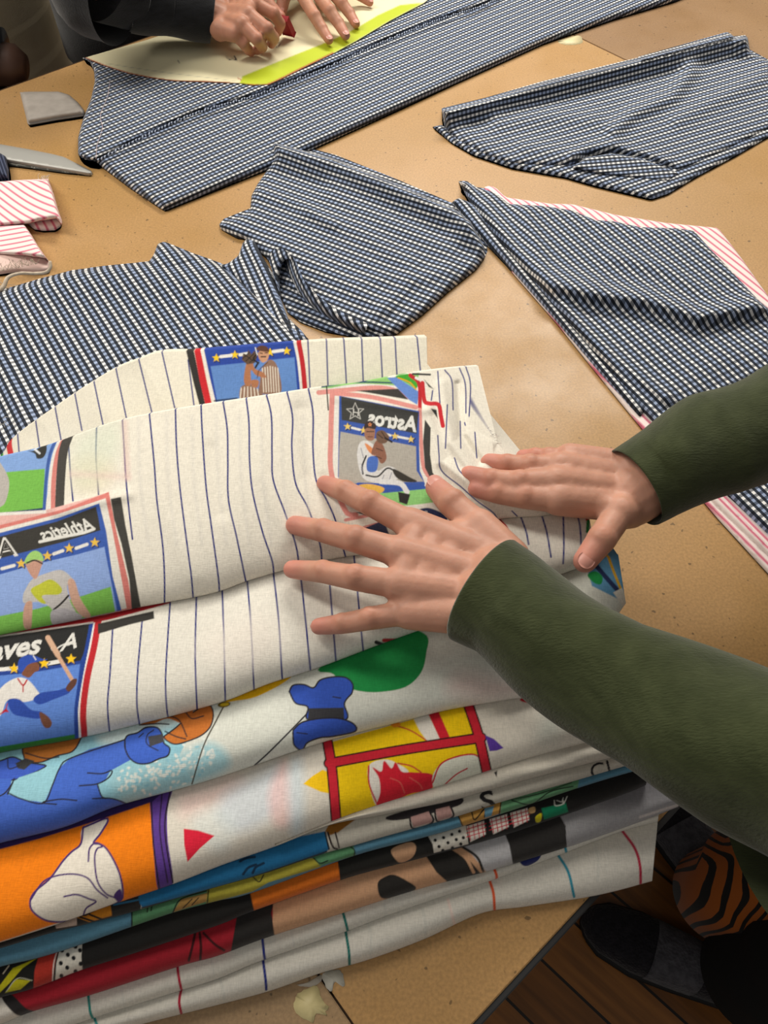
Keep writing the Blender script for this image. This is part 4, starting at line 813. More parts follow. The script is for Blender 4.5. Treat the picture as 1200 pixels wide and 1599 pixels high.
iH.oblob([(458, 1140), (472, 1128), (500, 1122), (530, 1122), (552, 1130), (555, 1142), (520, 1150), (500, 1152), (480, 1160), (472, 1172), (460, 1164), (458, 1152)], '3556B8', OUT, 2.4); iH.line([(464, 1144), (480, 1146)], 1.8, OUT); iH.line([(532, 1090), (520, 1088)], 1.8, OUT)
iH.blob([(700, 1080), (720, 1050), (790, 1060), (830, 1080), (760, 1095)], 'DDBDB6', 16, .6)
iH.fill([(918, 890), (940, 868), (970, 860), (985, 945), (925, 915)], '5C93B8'); iH.blob([(918, 898), (930, 892), (941, 900), (939, 912), (928, 910)], '1F8C46'); iH.line([(932, 884), (950, 905), (968, 925)], 7, '27325A'); iH.line([(950, 868), (958, 890), (972, 925)], 4, 'D8A81E'); iH.fill([(958, 925), (972, 918), (985, 945), (975, 950)], 'DDD8CC')
strip('folded_cotton', L7H, L8H, .091, .106, iH, 'D6D8CE', None, bulge=.008, back=.12, wr=.0014, seed=10, fu=4, backpath=[(.01, -.001), (.13, -.003)], pinch=.87)
pile['H'] = bpy.data.objects['folded_cotton.006']; lut(pile['H'], 'pale cotton printed with big blue sleeves, a blue hat and a green circle', 'folded fabric')
# ---------------- pinstripe cottons with sports cards
def pins(ink, lines, wd=2.5, c='1A2474'):
    for l in lines: ink.line(l, wd, c, .6)
PIN = '1C2676'
def dash(ink, x0, y0, x1, y1, wd=6, c='E0DDD6'): ink.line([(x0, y0), (x1, y1)], wd, c, smooth=False)
# I : lower pinstripe piece
iI = Ink()
pins(iI, [[(176, 982), (172, 1050), (168, 1100), (171, 1142)], [(222, 970), (215, 1050), (214, 1100), (218, 1132)], [(266, 938), (259, 1050), (260, 1100), (263, 1122)], [(307, 925), (305, 1025), (308, 1108)],
          [(347, 918), (350, 1000), (352, 1094)], [(386, 905), (392, 975), (397, 1080)], [(427, 893), (435, 965), (441, 1060)], [(468, 882), (477, 965), (485, 1046)], [(512, 872), (519, 960), (525, 1034)], [(553, 866), (562, 960), (568, 1022)],
          [(812, 802), (822, 830), (826, 850)], [(845, 800), (854, 830), (861, 870)], [(900, 797), (906, 820), (908, 850)], [(880, 799), (881, 850), (880, 880)]])
iI.fill([(-90, 985), (148, 955), (152, 975), (136, 1020), (126, 1080), (122, 1156), (-90, 1200)], '22489A')
iI.fill([(-90, 1000), (140, 972), (134, 1012), (124, 1037), (-90, 1060)], '262626')
iI.line([(-90, 1058), (124, 1037)], 1.5, 'D0D0CC', smooth=False)
iI.fill([(-90, 1055), (125, 1036), (122, 1060), (-90, 1085)], '24408E'); dash(iI, -20, 1047, 28, 1043, 6); dash(iI, 75, 1036, 92, 1033, 6)
iI.fill([(-90, 1064), (0, 1055), (125, 1036), (118, 1100), (117, 1152), (-90, 1196)], '5B82CE'); iI.line([(-90, 1056), (0, 1052), (60, 1046), (126, 1034)], 5, '24408E')
iI.fill([(-90, 1190), (0, 1166), (60, 1156), (120, 1146), (123, 1160), (-90, 1205)], '2F7A2E')
iI.line([(144, 970), (136, 1010), (126, 1060), (119, 1110), (120, 1154)], 6, '24408E'); iI.line([(149, 968), (141, 1010), (131, 1060), (124, 1110), (126, 1152)], 4, 'E4E0DA')
iI.line([(155, 962), (147, 1010), (136, 1060), (130, 1110), (132, 1152)], 10, 'B8242C')
iI.line([(-90, 1000), (30, 985), (145, 968), (200, 955), (262, 938)], 9, 'A51F26'); iI.line([(-20, 996), (145, 972)], 2.5, 'C9C4BC')
iI.fill([(153, 974), (240, 954), (241, 966), (200, 976), (153, 990)], '33312E')
iI.text('aves', 25, 1016, 22, -10, 'DAD8D2', shear=.45, bold=.03, wide=1.1)
iI.text('A', 104, 1003, 24, -14, 'D8D6D0', shear=.5, bold=.012, wide=1.2); iI.line([(80, 1012), (84, 1016), (96, 1008), (112, 1002)], 2, 'D8D6D0')
for x, y in ((22, 1044), (69, 1036), (111, 1029)): iI.star(x, y, 8.5)
iI.line([(75, 997), (113, 1062)], 6, 'C9A083', smooth=False); iI.line([(75, 996), (90, 1022)], 8.5, 'CBA58A', smooth=False)
# batter: cap, face, white jersey, blue sleeves
iI.blob([(-10, 1120), (-5, 1085), (8, 1068), (28, 1058), (44, 1062), (58, 1078), (62, 1088), (40, 1096), (12, 1094), (0, 1118), (-30, 1140)], 'DCD8D2')
iI.line([(28, 1060), (36, 1070), (42, 1062)], 2.4, 'B0242C'); iI.line([(36, 1070), (36, 1080)], 2, 'B0242C'); iI.line([(-12, 1118), (6, 1112), (12, 1098)], 1.6, 'B0242C'); iI.fill([(2, 1112), (10, 1106), (14, 1112)], 'B0242C')
iI.blob([(12, 1094), (30, 1092), (48, 1108), (66, 1112), (62, 1122), (40, 1120), (20, 1114)], '2A48A0'); iI.blob([(52, 1092), (64, 1082), (90, 1078), (106, 1074), (108, 1082), (84, 1092), (62, 1100)], '2A48A0')
iI.blob([(62, 1112), (74, 1118), (81, 1128), (78, 1136), (70, 1136), (64, 1126)], '6E4636'); iI.blob([(103, 1074), (112, 1062), (120, 1060), (118, 1070), (108, 1080)], '5E3C30')
iI.blob([(34, 1052), (40, 1040), (50, 1033), (60, 1036), (61, 1046), (54, 1050), (46, 1058), (38, 1056)], '7A4C38'); iI.blob([(28, 1044), (30, 1030), (42, 1023), (54, 1024), (66, 1029), (74, 1030), (60, 1033), (44, 1038), (34, 1050)], '2C4CA6'); iI.line([(52, 1024), (56, 1030)], 1.6, 'E0E0E0')
iI.line([(776, 812), (788, 824), (794, 838)], 10, 'B8242C'); iI.line([(766, 812), (780, 828), (786, 840)], 5, '24408E'); iI.line([(771, 811), (784, 827), (790, 840)], 2.5, 'E4E0DA')
iI.line([(914, 797), (918, 812)], 5, 'B8242C'); iI.line([(919, 814), (918, 830)], 5, '1F7C3C')
iI.line([(600, 862), (606, 868)], 6, '24408E'); iI.line([(588, 1003), (606, 1010)], 6, '262626'); iI.line([(600, 1000), (622, 1000)], 6, 'B8242C'); iI.blob([(590, 1020), (620, 1004), (660, 1000), (640, 1015)], '2F7A2E')
iI.blob([(310, 1010), (400, 960), (440, 1000), (380, 1050)], 'E6DDD2', 20, .6)
strip('folded_cotton', L8, L9, .107, .122, iI, 'DEDACF', None, bulge=.009, back=.10, wr=.0014, seed=11, fu=3, right=[(924, 880), (926, 850), (922, 815), (916, 796)], backpath=[(.01, -.001), (.09, -.004)], pinch=.9)
pile['I'] = bpy.data.objects['folded_cotton.007']; lut(pile['I'], 'white pinstriped cotton whose lower left card print shows a batter in blue sleeves', 'folded fabric')
# J : top pinstripe piece, wrong side up
iJ = Ink()
pins(iJ, [[(107, 690), (110, 740), (114, 782)], [(151, 665), (150, 715), (154, 772)], [(191, 652), (194, 700), (197, 750), (202, 800), (207, 842)], [(233, 642), (241, 725), (245, 780), (254, 850), (257, 900), (257, 945)],
          [(274, 636), (276, 700), (282, 770), (295, 870), (299, 900), (302, 936)], [(314, 630), (316, 675), (322, 760), (330, 820), (341, 900), (343, 928)], [(348, 624), (355, 670), (356, 720), (357, 780), (370, 840), (385, 912)],
          [(384, 617), (389, 660), (390, 720), (395, 770), (410, 830), (425, 875), (428, 898)], [(415, 612), (424, 650), (425, 710), (427, 750), (445, 800), (462, 850), (468, 888)], [(447, 607), (457, 650), (456, 700), (462, 755), (482, 795), (500, 850), (503, 880)],
          [(481, 603), (489, 645), (489, 700), (494, 750), (510, 780), (525, 815), (540, 870)]])
pins(iJ, [[(684, 580), (688, 640), (689, 660)], [(695, 578), (706, 595), (708, 640)], [(718, 575), (727, 600), (728, 645)], [(728, 573), (735, 600), (733, 650)], [(676, 610), (674, 625)], [(699, 632), (696, 700)], [(719, 658), (720, 700)], [(742, 675), (745, 715)],
          [(684, 680), (686, 710), (690, 735), (720, 760), (745, 782), (770, 800), (777, 810)], [(710, 715), (718, 735), (735, 750)], [(726, 660), (727, 664)], [(800, 798), (808, 806)]], 1.9)
iJ.blob([(120, 720), (160, 715), (175, 740), (150, 765), (120, 760)], 'E8CFA8', 14, .5); iJ.blob([(160, 660), (185, 660), (190, 700), (150, 760), (115, 755), (115, 690)], 'CFDAC4', 16, .5); iJ.line([(195, 660), (197, 700), (199, 745)], 9, 'DDB8B0', 4, .5); iJ.line([(112, 740), (200, 745)], 9, 'E0C4BC', 5, .5)
for x in (216, 260, 300, 338, 374, 408, 440, 474): iJ.line([(x, 650), (x+3, 750), (x+16, 850)], 4, 'CFCBC4', 3, .45)
# upper left card (only its lower corner shows)
iJ.fill([(-90, 730), (0, 712), (90, 685), (80, 740), (70, 795), (-90, 820)], '7FA0D4'); iJ.fill([(-90, 750), (0, 738), (70, 732), (68, 797), (-90, 825)], '74B44C')
iJ.blob([(-20, 700), (0, 722), (14, 750), (10, 780), (0, 792), (-30, 800)], 'B2ACA6'); iJ.blob([(38, 702), (52, 704), (70, 694), (73, 702), (68, 714), (58, 716), (54, 708)], '33332F'); iJ.line([(50, 698), (62, 708)], 3, 'D8DCE0')
iJ.line([(-90, 815), (0, 803), (68, 795)], 4, '22365E'); iJ.line([(89, 683), (78, 710), (72, 750), (69, 796)], 5, '3E5CA0'); iJ.line([(95, 683), (84, 712), (78, 750), (76, 796)], 5, 'E0DCD4'); iJ.line([(102, 681), (90, 710), (84, 750), (83, 796)], 7.5, 'D08078')
iJ.line([(108, 678), (99, 705), (95, 745), (93, 790)], 14, '45423E')
iJ.fill([(-90, 815), (0, 805), (70, 797), (168, 770), (205, 950), (-90, 1020)], 'DDB0A8', .7); iJ.line([(-60, 806), (70, 799)], 5, 'E0DCD4')
# big left card
iJ.fill([(-90, 838), (0, 820), (100, 795), (170, 768), (182, 830), (200, 905), (208, 950), (-90, 1015)], 'D07A72'); iJ.fill([(-90, 846), (0, 826), (90, 803), (165, 778), (176, 830), (190, 905), (198, 950), (-90, 1015)], 'E0DCD2')
iJ.fill([(-90, 852), (0, 832), (90, 809), (155, 786), (166, 830), (176, 900), (190, 953), (-90, 1015)], '3A5AA8')
iJ.fill([(-90, 858), (0, 838), (90, 814), (150, 791), (154, 810), (157, 828), (100, 846), (0, 872), (-90, 892)], '383632')
iJ.fill([(-90, 915), (0, 897), (60, 880), (120, 866), (163, 854), (168, 880), (175, 915), (183, 954), (-90, 1015)], '8CA6DA')
iJ.fill([(-90, 975), (0, 962), (60, 950), (130, 930), (173, 916), (180, 955), (-90, 1012)], '78B550')
iJ.text('Athletics', 105, 826, 20, -13, 'DDDBD4', mirror=True, shear=.4, bold=.025, wide=.86); iJ.line([(62, 846), (100, 838), (130, 832), (147, 826)], 4.5, 'DDDBD4')
iJ.text('A', 9, 855, 32, -10, 'D8D6D0', mirror=True, bold=.012, wide=1.1); iJ.text('A', 9, 855, 24, -10, '383632', mirror=True, bold=-.01, wide=1.05)
for x, y in ((148, 847), (108, 856), (74, 868), (33, 880)): iJ.star(x, y, 8, 'E2B94C')
dash(iJ, 119, 856, 136, 850, 5); dash(iJ, 84, 865, 98, 860, 5); dash(iJ, 3, 888, 22, 883, 5)
iJ.blob([(40, 920), (50, 905), (70, 896), (95, 890), (112, 902), (114, 910), (105, 915), (110, 940), (118, 960), (90, 975), (80, 950), (60, 940), (38, 942), (36, 930)], 'BDB9B6'); iJ.blob([(48, 922), (62, 912), (80, 905), (96, 918), (92, 928), (66, 930), (72, 942), (62, 940)], 'BCC03A')
iJ.blob([(106, 908), (116, 906), (126, 935), (142, 962), (128, 962), (112, 940)], 'C8A08C'); iJ.blob([(40, 942), (50, 940), (50, 965), (48, 982), (38, 980), (36, 960)], 'C49A86'); iJ.line([(84, 952), (96, 942), (107, 930)], 3, '2E2C2A'); iJ.blob([(80, 955), (100, 950), (118, 956), (128, 965), (96, 975), (82, 975)], 'B4B0B4')
iJ.blob([(40, 880), (52, 874), (66, 876), (62, 892), (56, 904), (48, 898)], 'BF9280'); iJ.blob([(38, 878), (44, 866), (54, 860), (64, 864), (68, 876), (56, 874), (44, 880)], '9CC870'); iJ.line([(42, 879), (54, 875), (66, 880)], 2.4, '3A3230')
iJ.fill([(173, 779), (189, 776), (196, 820), (206, 870), (214, 915), (220, 948), (206, 953), (202, 905), (190, 850), (178, 810)], '413F3B')
# far right card
iJ.fill([(500, 606), (540, 596), (600, 588), (612, 590), (655, 582), (650, 610), (560, 606)], '8CC070', .7); iJ.line([(503, 604), (560, 597), (620, 598)], 2.2, '22405E'); iJ.line([(500, 612), (560, 602), (640, 606)], 5, 'E4E0DA')
iJ.line([(498, 613), (530, 610), (600, 606), (645, 622)], 7.5, 'D8928A'); iJ.fill([(556, 610), (622, 607), (638, 624), (575, 613)], '3A3834')
iJ.fill([(605, 590), (620, 589), (655, 612), (652, 632), (640, 625)], '6488CC'); iJ.blob([(618, 588), (640, 584), (652, 592), (651, 606), (638, 598)], '3FA030'); iJ.line([(622, 590), (640, 597), (650, 608)], 2, 'E0A020'); iJ.line([(641, 586), (655, 600), (656, 640)], 6, 'B8242C'); iJ.line([(650, 590), (664, 600), (662, 632)], 4, 'E4E0DA')
iJ.line([(660, 598), (663, 625), (670, 630), (685, 632), (689, 650), (692, 665)], 6.5, 'C02830'); iJ.fill([(662, 592), (678, 608), (670, 604)], '2E2E2E'); iJ.fill([(673, 638), (682, 640), (684, 654)], '2E2E2E'); iJ.line([(645, 584), (672, 585)], 3, '2E2E2E')
iJ.fill([(516, 612), (645, 634), (660, 640), (662, 700), (678, 752), (700, 790), (690, 795), (550, 812), (524, 800), (517, 700)], 'E2DED4')
iJ.line([(519, 614), (517, 680), (518, 740), (540, 798), (556, 804)], 8, 'D68E86'); iJ.line([(519, 614), (580, 620), (650, 636)], 7, 'D68E86'); iJ.line([(656, 640), (658, 690), (662, 730), (676, 752)], 6, 'D68E86')
iJ.fill([(664, 655), (673, 668), (672, 710), (676, 738), (686, 752), (674, 750), (664, 730), (661, 690)], '3C3A37')
iJ.fill([(530, 618), (655, 642), (655, 700), (656, 735), (664, 755), (660, 778), (568, 790), (548, 760), (528, 745)], '3A57A4')
iJ.fill([(533, 619), (654, 644), (651, 677), (534, 656)], '3C3C3A'); iJ.fill([(532, 674), (650, 697), (651, 735), (662, 752), (529, 756), (530, 700)], 'ACA69C')
iJ.text('Astros', 614, 657, 25, 9, 'DDDCD6', mirror=True, bold=.035, wide=.86)
iJ.star(555, 643, 14, outline='C8C6C0'); iJ.text('H', 556, 644, 11, 5, 'C8C6C0', mirror=True)
for x, y in ((543, 666), (568, 672), (617, 681), (642, 686)): iJ.star(x, y, 6, 'E2C368')
dash(iJ, 550, 668, 562, 671, 3.6); dash(iJ, 622, 682, 637, 685, 3.6); dash(iJ, 598, 676, 610, 680, 3.6)
iJ.blob([(562, 692), (572, 688), (585, 697), (588, 720), (590, 735), (605, 728), (618, 732), (625, 745), (600, 755), (572, 750), (562, 735), (558, 710)], 'D4D2D0'); iJ.blob([(570, 692), (582, 700), (586, 712), (576, 705)], 'D88A5A')
iJ.blob([(575, 715), (590, 714), (588, 735), (574, 735)], '4A6CB8'); iJ.line([(572, 712), (566, 728), (567, 740)], 2.5, '242424'); iJ.line([(572, 742), (590, 744), (606, 731), (622, 740)], 2.4, '242424')
iJ.blob([(615, 732), (640, 745), (652, 752), (632, 752), (618, 744)], '38342F'); iJ.blob([(588, 688), (598, 694), (604, 715), (596, 724), (588, 712), (580, 708)], '8A5E4C'); iJ.blob([(588, 676), (598, 672), (608, 682), (602, 692), (590, 690)], '6E5444')
for q_ in ([(590, 678), (598, 684)], [(596, 674), (604, 686)], [(588, 700), (598, 704)], [(586, 712), (596, 716)]): iJ.line(q_, 1.2, '2A201C')
iJ.line([(602, 684), (612, 690)], 3, '2A2422')
for q_ in ([(564, 700), (568, 715)], [(565, 725), (566, 738)], [(600, 742), (596, 752)], [(612, 738), (608, 750)]): iJ.line(q_, 1.2, '8A8A94')
iJ.blob([(570, 670), (573, 662), (582, 662), (586, 672), (584, 686), (576, 688), (570, 682)], '9A6E58'); iJ.blob([(569, 670), (571, 660), (580, 657), (587, 664), (586, 670), (575, 668)], '3A2E2C'); iJ.star(578, 663, 2.6, outline='D88A5A'); iJ.line([(573, 674), (584, 674)], 1.4, '3A2A24'); iJ.line([(575, 682), (582, 682)], 1.2, '5A3028')
iJ.line([(560, 757), (610, 759), (662, 762)], 7, '3557A8'); iJ.fill([(575, 768), (600, 770), (680, 762), (690, 785), (640, 792), (585, 790)], '8CC878'); iJ.blob([(560, 758), (580, 756), (600, 762), (594, 770), (570, 768)], 'E0B050')
iJ.line([(595, 752), (625, 755), (636, 768)], 8, 'DADADA'); iJ.fill([(622, 768), (641, 772), (636, 788), (624, 784)], '2E2C2A')
iJ.line([(560, 798), (600, 795), (650, 790), (690, 785)], 4, 'E2DED4'); iJ.line([(540, 812), (600, 800)], 5, 'D68E86'); iJ.fill([(556, 800), (585, 798), (580, 808)], '3A3834'); iJ.blob([(648, 800), (668, 793), (692, 802), (698, 812), (670, 810)], '2C3458'); iJ.text('R', 664, 802, 9, 8, 'D8D6D0', mirror=True)
iJ.line([(530, 835), (600, 815)], 5, 'D68E86'); iJ.fill([(545, 835), (600, 812), (610, 840), (560, 852)], '3A3E58'); iJ.line([(510, 600), (513, 640)], 2, '2E2E2E')
def exJ(X, Y, U, Vv):
    z = 0
    for pl, w_, a in (([(470, 640), (490, 740), (540, 820)], 16, -.004), ([(400, 640), (410, 740), (450, 840)], 14, .0018), ([(240, 680), (260, 800), (300, 900)], 18, .0015), ([(690, 600), (705, 690), (740, 740)], 9, .004), ([(715, 600), (722, 680), (750, 720)], 6, -.004), ([(670, 640), (690, 720), (760, 775), (850, 795)], 9, .004), ([(675, 650), (700, 760)], 8, -.002), ([(90, 800), (200, 772)], 10, .002), ([(330, 700), (345, 800)], 12, -.0015), ([(520, 620), (660, 640)], 8, .0015)):
        z = z+a*np.exp(-(segdist(X, Y, np.array(pl, float))/w_)**2)
    return z*np.sin(math.pi*Vv)**.4
strip('folded_cotton', L9J, L10, .123, [.13, .14, .15, .155, .155, .155, .15, .142], iJ, W2, None, bulge=.006, wr=.0012, seed=12, fu=3, prof=.6, extra=exJ, res=1.2,
      right=[(868, 797), (830, 770), (790, 735), (772, 712), (768, 690), (745, 672), (738, 650), (735, 625), (742, 600), (747, 571)], backpath=[(.004, -.003), (.010, -.012), (.014, -.03), (.015, -.04)])
pile['J'] = bpy.data.objects['folded_cotton.008']; lut(pile['J'], 'topmost pinstriped cotton, reverse side up with mirrored faded card prints, under both hands', 'folded fabric')
fr = frays('fraying', [(742, 655), (752, 670), (770, 692)], 26, .009, M_WTHREAD, None, .138, 12, r=.0002, out=(1, .3, .1)); fr.parent = pile['J']
# K : pinstripe piece behind
iK = Ink()
pins(iK, [[(27, 672), (31, 720)], [(55, 652), (62, 700)], [(85, 630), (96, 690)], [(116, 610), (128, 672)], [(146, 592), (162, 668)], [(180, 570), (199, 660)], [(216, 558), (240, 655)], [(252, 545), (276, 650)], [(294, 562), (304, 640)],
          [(481, 530), (485, 620)], [(510, 528), (513, 620)], [(537, 526), (542, 610)], [(565, 525), (568, 610)], [(594, 524), (598, 600)], [(617, 523), (621, 600)], [(651, 520), (659, 600)]], 2.1)
iK.fill([(289, 540), (301, 540), (312, 590), (324, 645), (315, 645), (303, 600)], '2E2C2A'); iK.fill([(302, 540), (312, 540), (322, 590), (333, 640), (324, 645), (312, 595)], 'C4242C')
iK.fill([(317, 538), (458, 528), (464, 560), (471, 625), (340, 640), (328, 590)], '27449A'); iK.fill([(329, 572), (460, 558), (466, 625), (341, 636)], '5F86C2'); iK.line([(314, 545), (326, 590), (338, 640)], 2.6, 'E0DCD6')
iK.line([(335, 626), (370, 622)], 2.4, '20283C')
iK.line([(459, 530), (467, 570), (472, 625)], 3.4, 'E0DCD6'); iK.line([(466, 530), (473, 570), (478, 625)], 7.5, 'B8242C'); iK.line([(20, 672), (14, 690), (18, 715)], 9, 'CC2A30'); iK.line([(8, 690), (8, 715)], 3, 'E0DCD6'); iK.line([(2, 700), (3, 716)], 5, '2C8A34')
for x, y in ((338, 559), (367, 554), (448, 548), (422, 550)): iK.star(x, y, 7, 'E8C21E')
dash(iK, 345, 557, 361, 555, 5); dash(iK, 375, 554, 388, 552, 5); dash(iK, 427, 549, 442, 547, 5)
iK.blob([(410, 575), (420, 562), (430, 566), (437, 585), (439, 612), (420, 616), (405, 612), (406, 596)], '8A6A58')
for k in range(7): iK.line([(410+k*4, 572+abs(k-3)), (412+k*4, 612)], 1.5, 'E2D8C8')
iK.blob([(374, 620), (377, 604), (390, 600), (404, 610), (412, 622), (380, 632)], '8A6A58')
for k in range(6): iK.line([(377+k*5, 604+abs(k-2)), (375+k*6, 625)], 1.6, 'E2D8C8')
iK.blob([(386, 564), (394, 560), (398, 575), (412, 582), (415, 590), (400, 586), (392, 578), (392, 600), (384, 602), (381, 590)], 'A8704E'); iK.blob([(392, 594), (404, 594), (402, 605), (394, 603)], 'A8704E')
iK.fill([(378, 562), (380, 552), (386, 554), (388, 546), (393, 553), (398, 547), (402, 557), (398, 567), (386, 569)], '5A4638')
for q_ in ([(379, 560), (390, 550)], [(384, 564), (397, 552)], [(390, 566), (401, 558)], [(381, 553), (396, 564)]): iK.line(q_, 1.2, '1C1614')
iK.line([(402, 552), (396, 560), (402, 566)], 2.4, '1C1614'); iK.line([(404, 566), (399, 574)], 3, '24201E'); iK.blob([(404, 550), (412, 545), (420, 550), (418, 562), (410, 566), (404, 558)], 'C09070'); iK.blob([(400, 546), (406, 540), (416, 541), (421, 549), (412, 549)], '5A3A2C'); iK.line([(408, 557), (415, 557)], 2.0, '3A2620'); iK.line([(406, 551), (410, 552)], 1.4, '2A1A16'); iK.line([(414, 551), (418, 551)], 1.4, '2A1A16'); iK.line([(418, 566), (405, 578), (402, 590)], 1.4, '5A4032'); iK.line([(399, 543), (402, 554)], 1.5, 'E4E4E0')
strip('folded_cotton', [(x, y+34) for x, y in L10[:-1]]+[(668, 612)], L11, [.05, .09, .11, .118, .12, .12, .12], [.035, .06, .09, .112, .13, .135, .14, .142, .142, .142], iK, 'E2DCCB', None, bulge=.004, wr=.001, seed=13, fu=4, prof=.8,
      backpath=[(.006, -.003), (.016, -.02), (.024, -.06), (.026, -.10)], bot=.006)
pile['K'] = bpy.data.objects['folded_cotton.009']; lut(pile['K'], 'pinstriped cotton at the back of the pile showing a pitcher card, next to the gingham', 'folded fabric')
for o in bpy.data.objects:
    if o.name.startswith('folded_cotton') and o.parent is None: o['group'] = 'printed cottons stacked in the pile'
# ================================================================= people
def capsule(bm, p0, r0, p1, r1, seg=14, rings=5):
    p0 = Vector(p0); p1 = Vector(p1); d = p1-p0; L = d.length
    if L < 1e-6: d = Vector((0, 0, 1)); L = 1e-6
    q = d.to_track_quat('Z', 'Y'); prof = []
    for i in range(rings+1): a = -math.pi/2+math.pi/2*i/rings; prof.append((r0*math.cos(a), r0*math.sin(a)))
    for i in range(rings+1): a = math.pi/2*i/rings; prof.append((r1*math.cos(a), L+r1*math.sin(a)))
    loops = []
    for (r, z) in prof:
        if r < 1e-6: loops.append([bm.verts.new(p0+q @ Vector((0, 0, z)))])
        else: loops.append([bm.verts.new(p0+q @ Vector((r*math.cos(2*math.pi*k/seg), r*math.sin(2*math.pi*k/seg), z))) for k in range(seg)])
    for a, b in zip(loops, loops[1:]):
        for k in range(seg):
            k2 = (k+1) % seg
            if len(a) == 1: bm.faces.new((a[0], b[k2], b[k]))
            elif len(b) == 1: bm.faces.new((a[k], a[k2], b[0]))
            else: bm.faces.new((a[k], a[k2], b[k2], b[k]))
def melt(name, caps, vox, smooth, iters):
    bm = bmesh.new()
    for c in caps: capsule(bm, *c)
    me = bpy.data.meshes.new('melt'); bm.to_mesh(me); bm.free(); o = bpy.data.objects.new('melt', me); C.objects.link(o)
    r = o.modifiers.new('r', 'REMESH'); r.mode = 'VOXEL'; r.voxel_size = vox
    s = o.modifiers.new('s', 'SMOOTH'); s.factor = smooth; s.iterations = iters
    bpy.context.view_layer.update()
    out = bpy.data.meshes.new_from_object(o.evaluated_get(bpy.context.evaluated_depsgraph_get())); bpy.data.objects.remove(o)
    n = len(out.vertices); co = np.zeros(n*3, np.float32); out.vertices.foreach_get('co', co)
    fs = [tuple(p.vertices) for p in out.polygons]; bpy.data.meshes.remove(out); return co.reshape(-1, 3), fs
def m_skin():
    m, nt, b = mat('skin', .5, 'C08A68', 0, .35); L = nt.links.new
    a = nd(nt, 'ShaderNodeAttribute', attribute_name='print'); tc = nd(nt, 'ShaderNodeTexCoord'); n = nd(nt, 'ShaderNodeTexNoise'); n.inputs['Scale'].default_value = 55; n.inputs['Detail'].default_value = 4; L(tc.outputs['Object'], n.inputs['Vector'])
    r = nd(nt, 'ShaderNodeMapRange'); r.inputs[1].default_value = .3; r.inputs[2].default_value = .7; r.inputs[3].default_value = .9; r.inputs[4].default_value = 1.07; L(n.outputs[0], r.inputs[0])
    v = nd(nt, 'ShaderNodeVectorMath', operation='SCALE'); L(a.outputs['Color'], v.inputs[0]); L(r.outputs[0], v.inputs['Scale']); L(v.outputs[0], b.inputs['Base Color'])
    b.inputs['Subsurface Weight'].default_value = .25; b.inputs['Subsurface Radius'].default_value = (.9, .35, .2); b.inputs['Subsurface Scale'].default_value = .004
    n2 = nd(nt, 'ShaderNodeTexNoise'); n2.inputs['Scale'].default_value = 260; n2.inputs['Detail'].default_value = 3; L(tc.outputs['Object'], n2.inputs['Vector'])
    bp = nd(nt, 'ShaderNodeBump'); bp.inputs['Strength'].default_value = .3; bp.inputs['Distance'].default_value = .0008; L(n2.outputs[0], bp.inputs['Height']); L(bp.outputs[0], b.inputs['Normal'])
    return m
M_SKIN = m_skin(); M_NAIL = plain('fingernail', 'C68A7C', .4, spec=.5)
def hand_caps(h):
    """h: fingers = {name: [mcp, pip, dip, tip] as (px, py, z)}, wrist points, radii in m"""
    caps = []; s = h.get('s', 1)
    W1, W2 = V3(*h['wrist'][0]), V3(*h['wrist'][1]); mcps = []
    for k, (nm, js) in enumerate(h['fingers']):
        pts = [V3(*j) for j in js]; th = nm == 'thumb'; sc_ = {'pinky': .86, 'index': 1, 'middle': 1.03, 'ring': .98, 'thumb': 1.16}[nm]*s
        rr = [.0104*sc_, .0093*sc_, .0084*sc_, .0071*sc_]
        if len(pts) == 3: rr = [.0112*s, .0094*sc_*.98, .0076*sc_]
        for i in range(len(pts)-1): caps.append((pts[i], rr[i], pts[i+1], rr[i+1]))
        for i in range(1, len(pts)-1): caps.append((pts[i]+Vector((0, 0, .0012)), rr[i]*1.04, pts[i]+Vector((0, 0, .0013)), rr[i]*1.04))
        f = {'index': .12, 'middle': .38, 'ring': .62, 'pinky': .88, 'thumb': .02}[nm]
        wp = W1.lerp(W2, f)
        caps.append((wp, .0135*s, pts[0], (.0125 if not th else .0135)*s))
        if not th: mcps.append(pts[0])
        if th: caps.append((W1.lerp(W2, .4), .014*s, pts[0], .0125*s))
    for a, b in zip(mcps, mcps[1:]):
        for t in (.1, .3, .5):
            caps.append((a.lerp(W1.lerp(W2, .4), t), .0115*s, b.lerp(W1.lerp(W2, .6), t), .0115*s))
    for nm, js in h['fingers']:
        if nm == 'index' or nm == 'thumb': pass
    th = [js for nm, js in h['fingers'] if nm == 'thumb']; ix = [js for nm, js in h['fingers'] if nm == 'index']
    if th and ix:
        a = V3(*th[0][0]); b = V3(*ix[0][0]); w_ = W1.lerp(W2, .2)
        for t in (.3, .55): caps.append((a.lerp(w_, t*.4), .011*s, b.lerp(w_, t), .010*s))
    caps.append((W1.lerp(W2, .12), .0165*s, W1.lerp(W2, .88), .0165*s))
    e = [V3(*q) for q in h['arm']]; prev = W1.lerp(W2, .5); r0 = .024*s
    for k, q in enumerate(e):
        r1 = h.get('ar', (.028, .036, .042, .046))[min(k, 3)]*s; 
        d = (W2-W1).normalized()*.009*s if k == 0 else Vector()
        caps.append((prev+d, r0, q, r1)); 
        if k == 0: caps.append((prev-d, r0, q, r1))
        prev = q; r0 = r1
    return caps
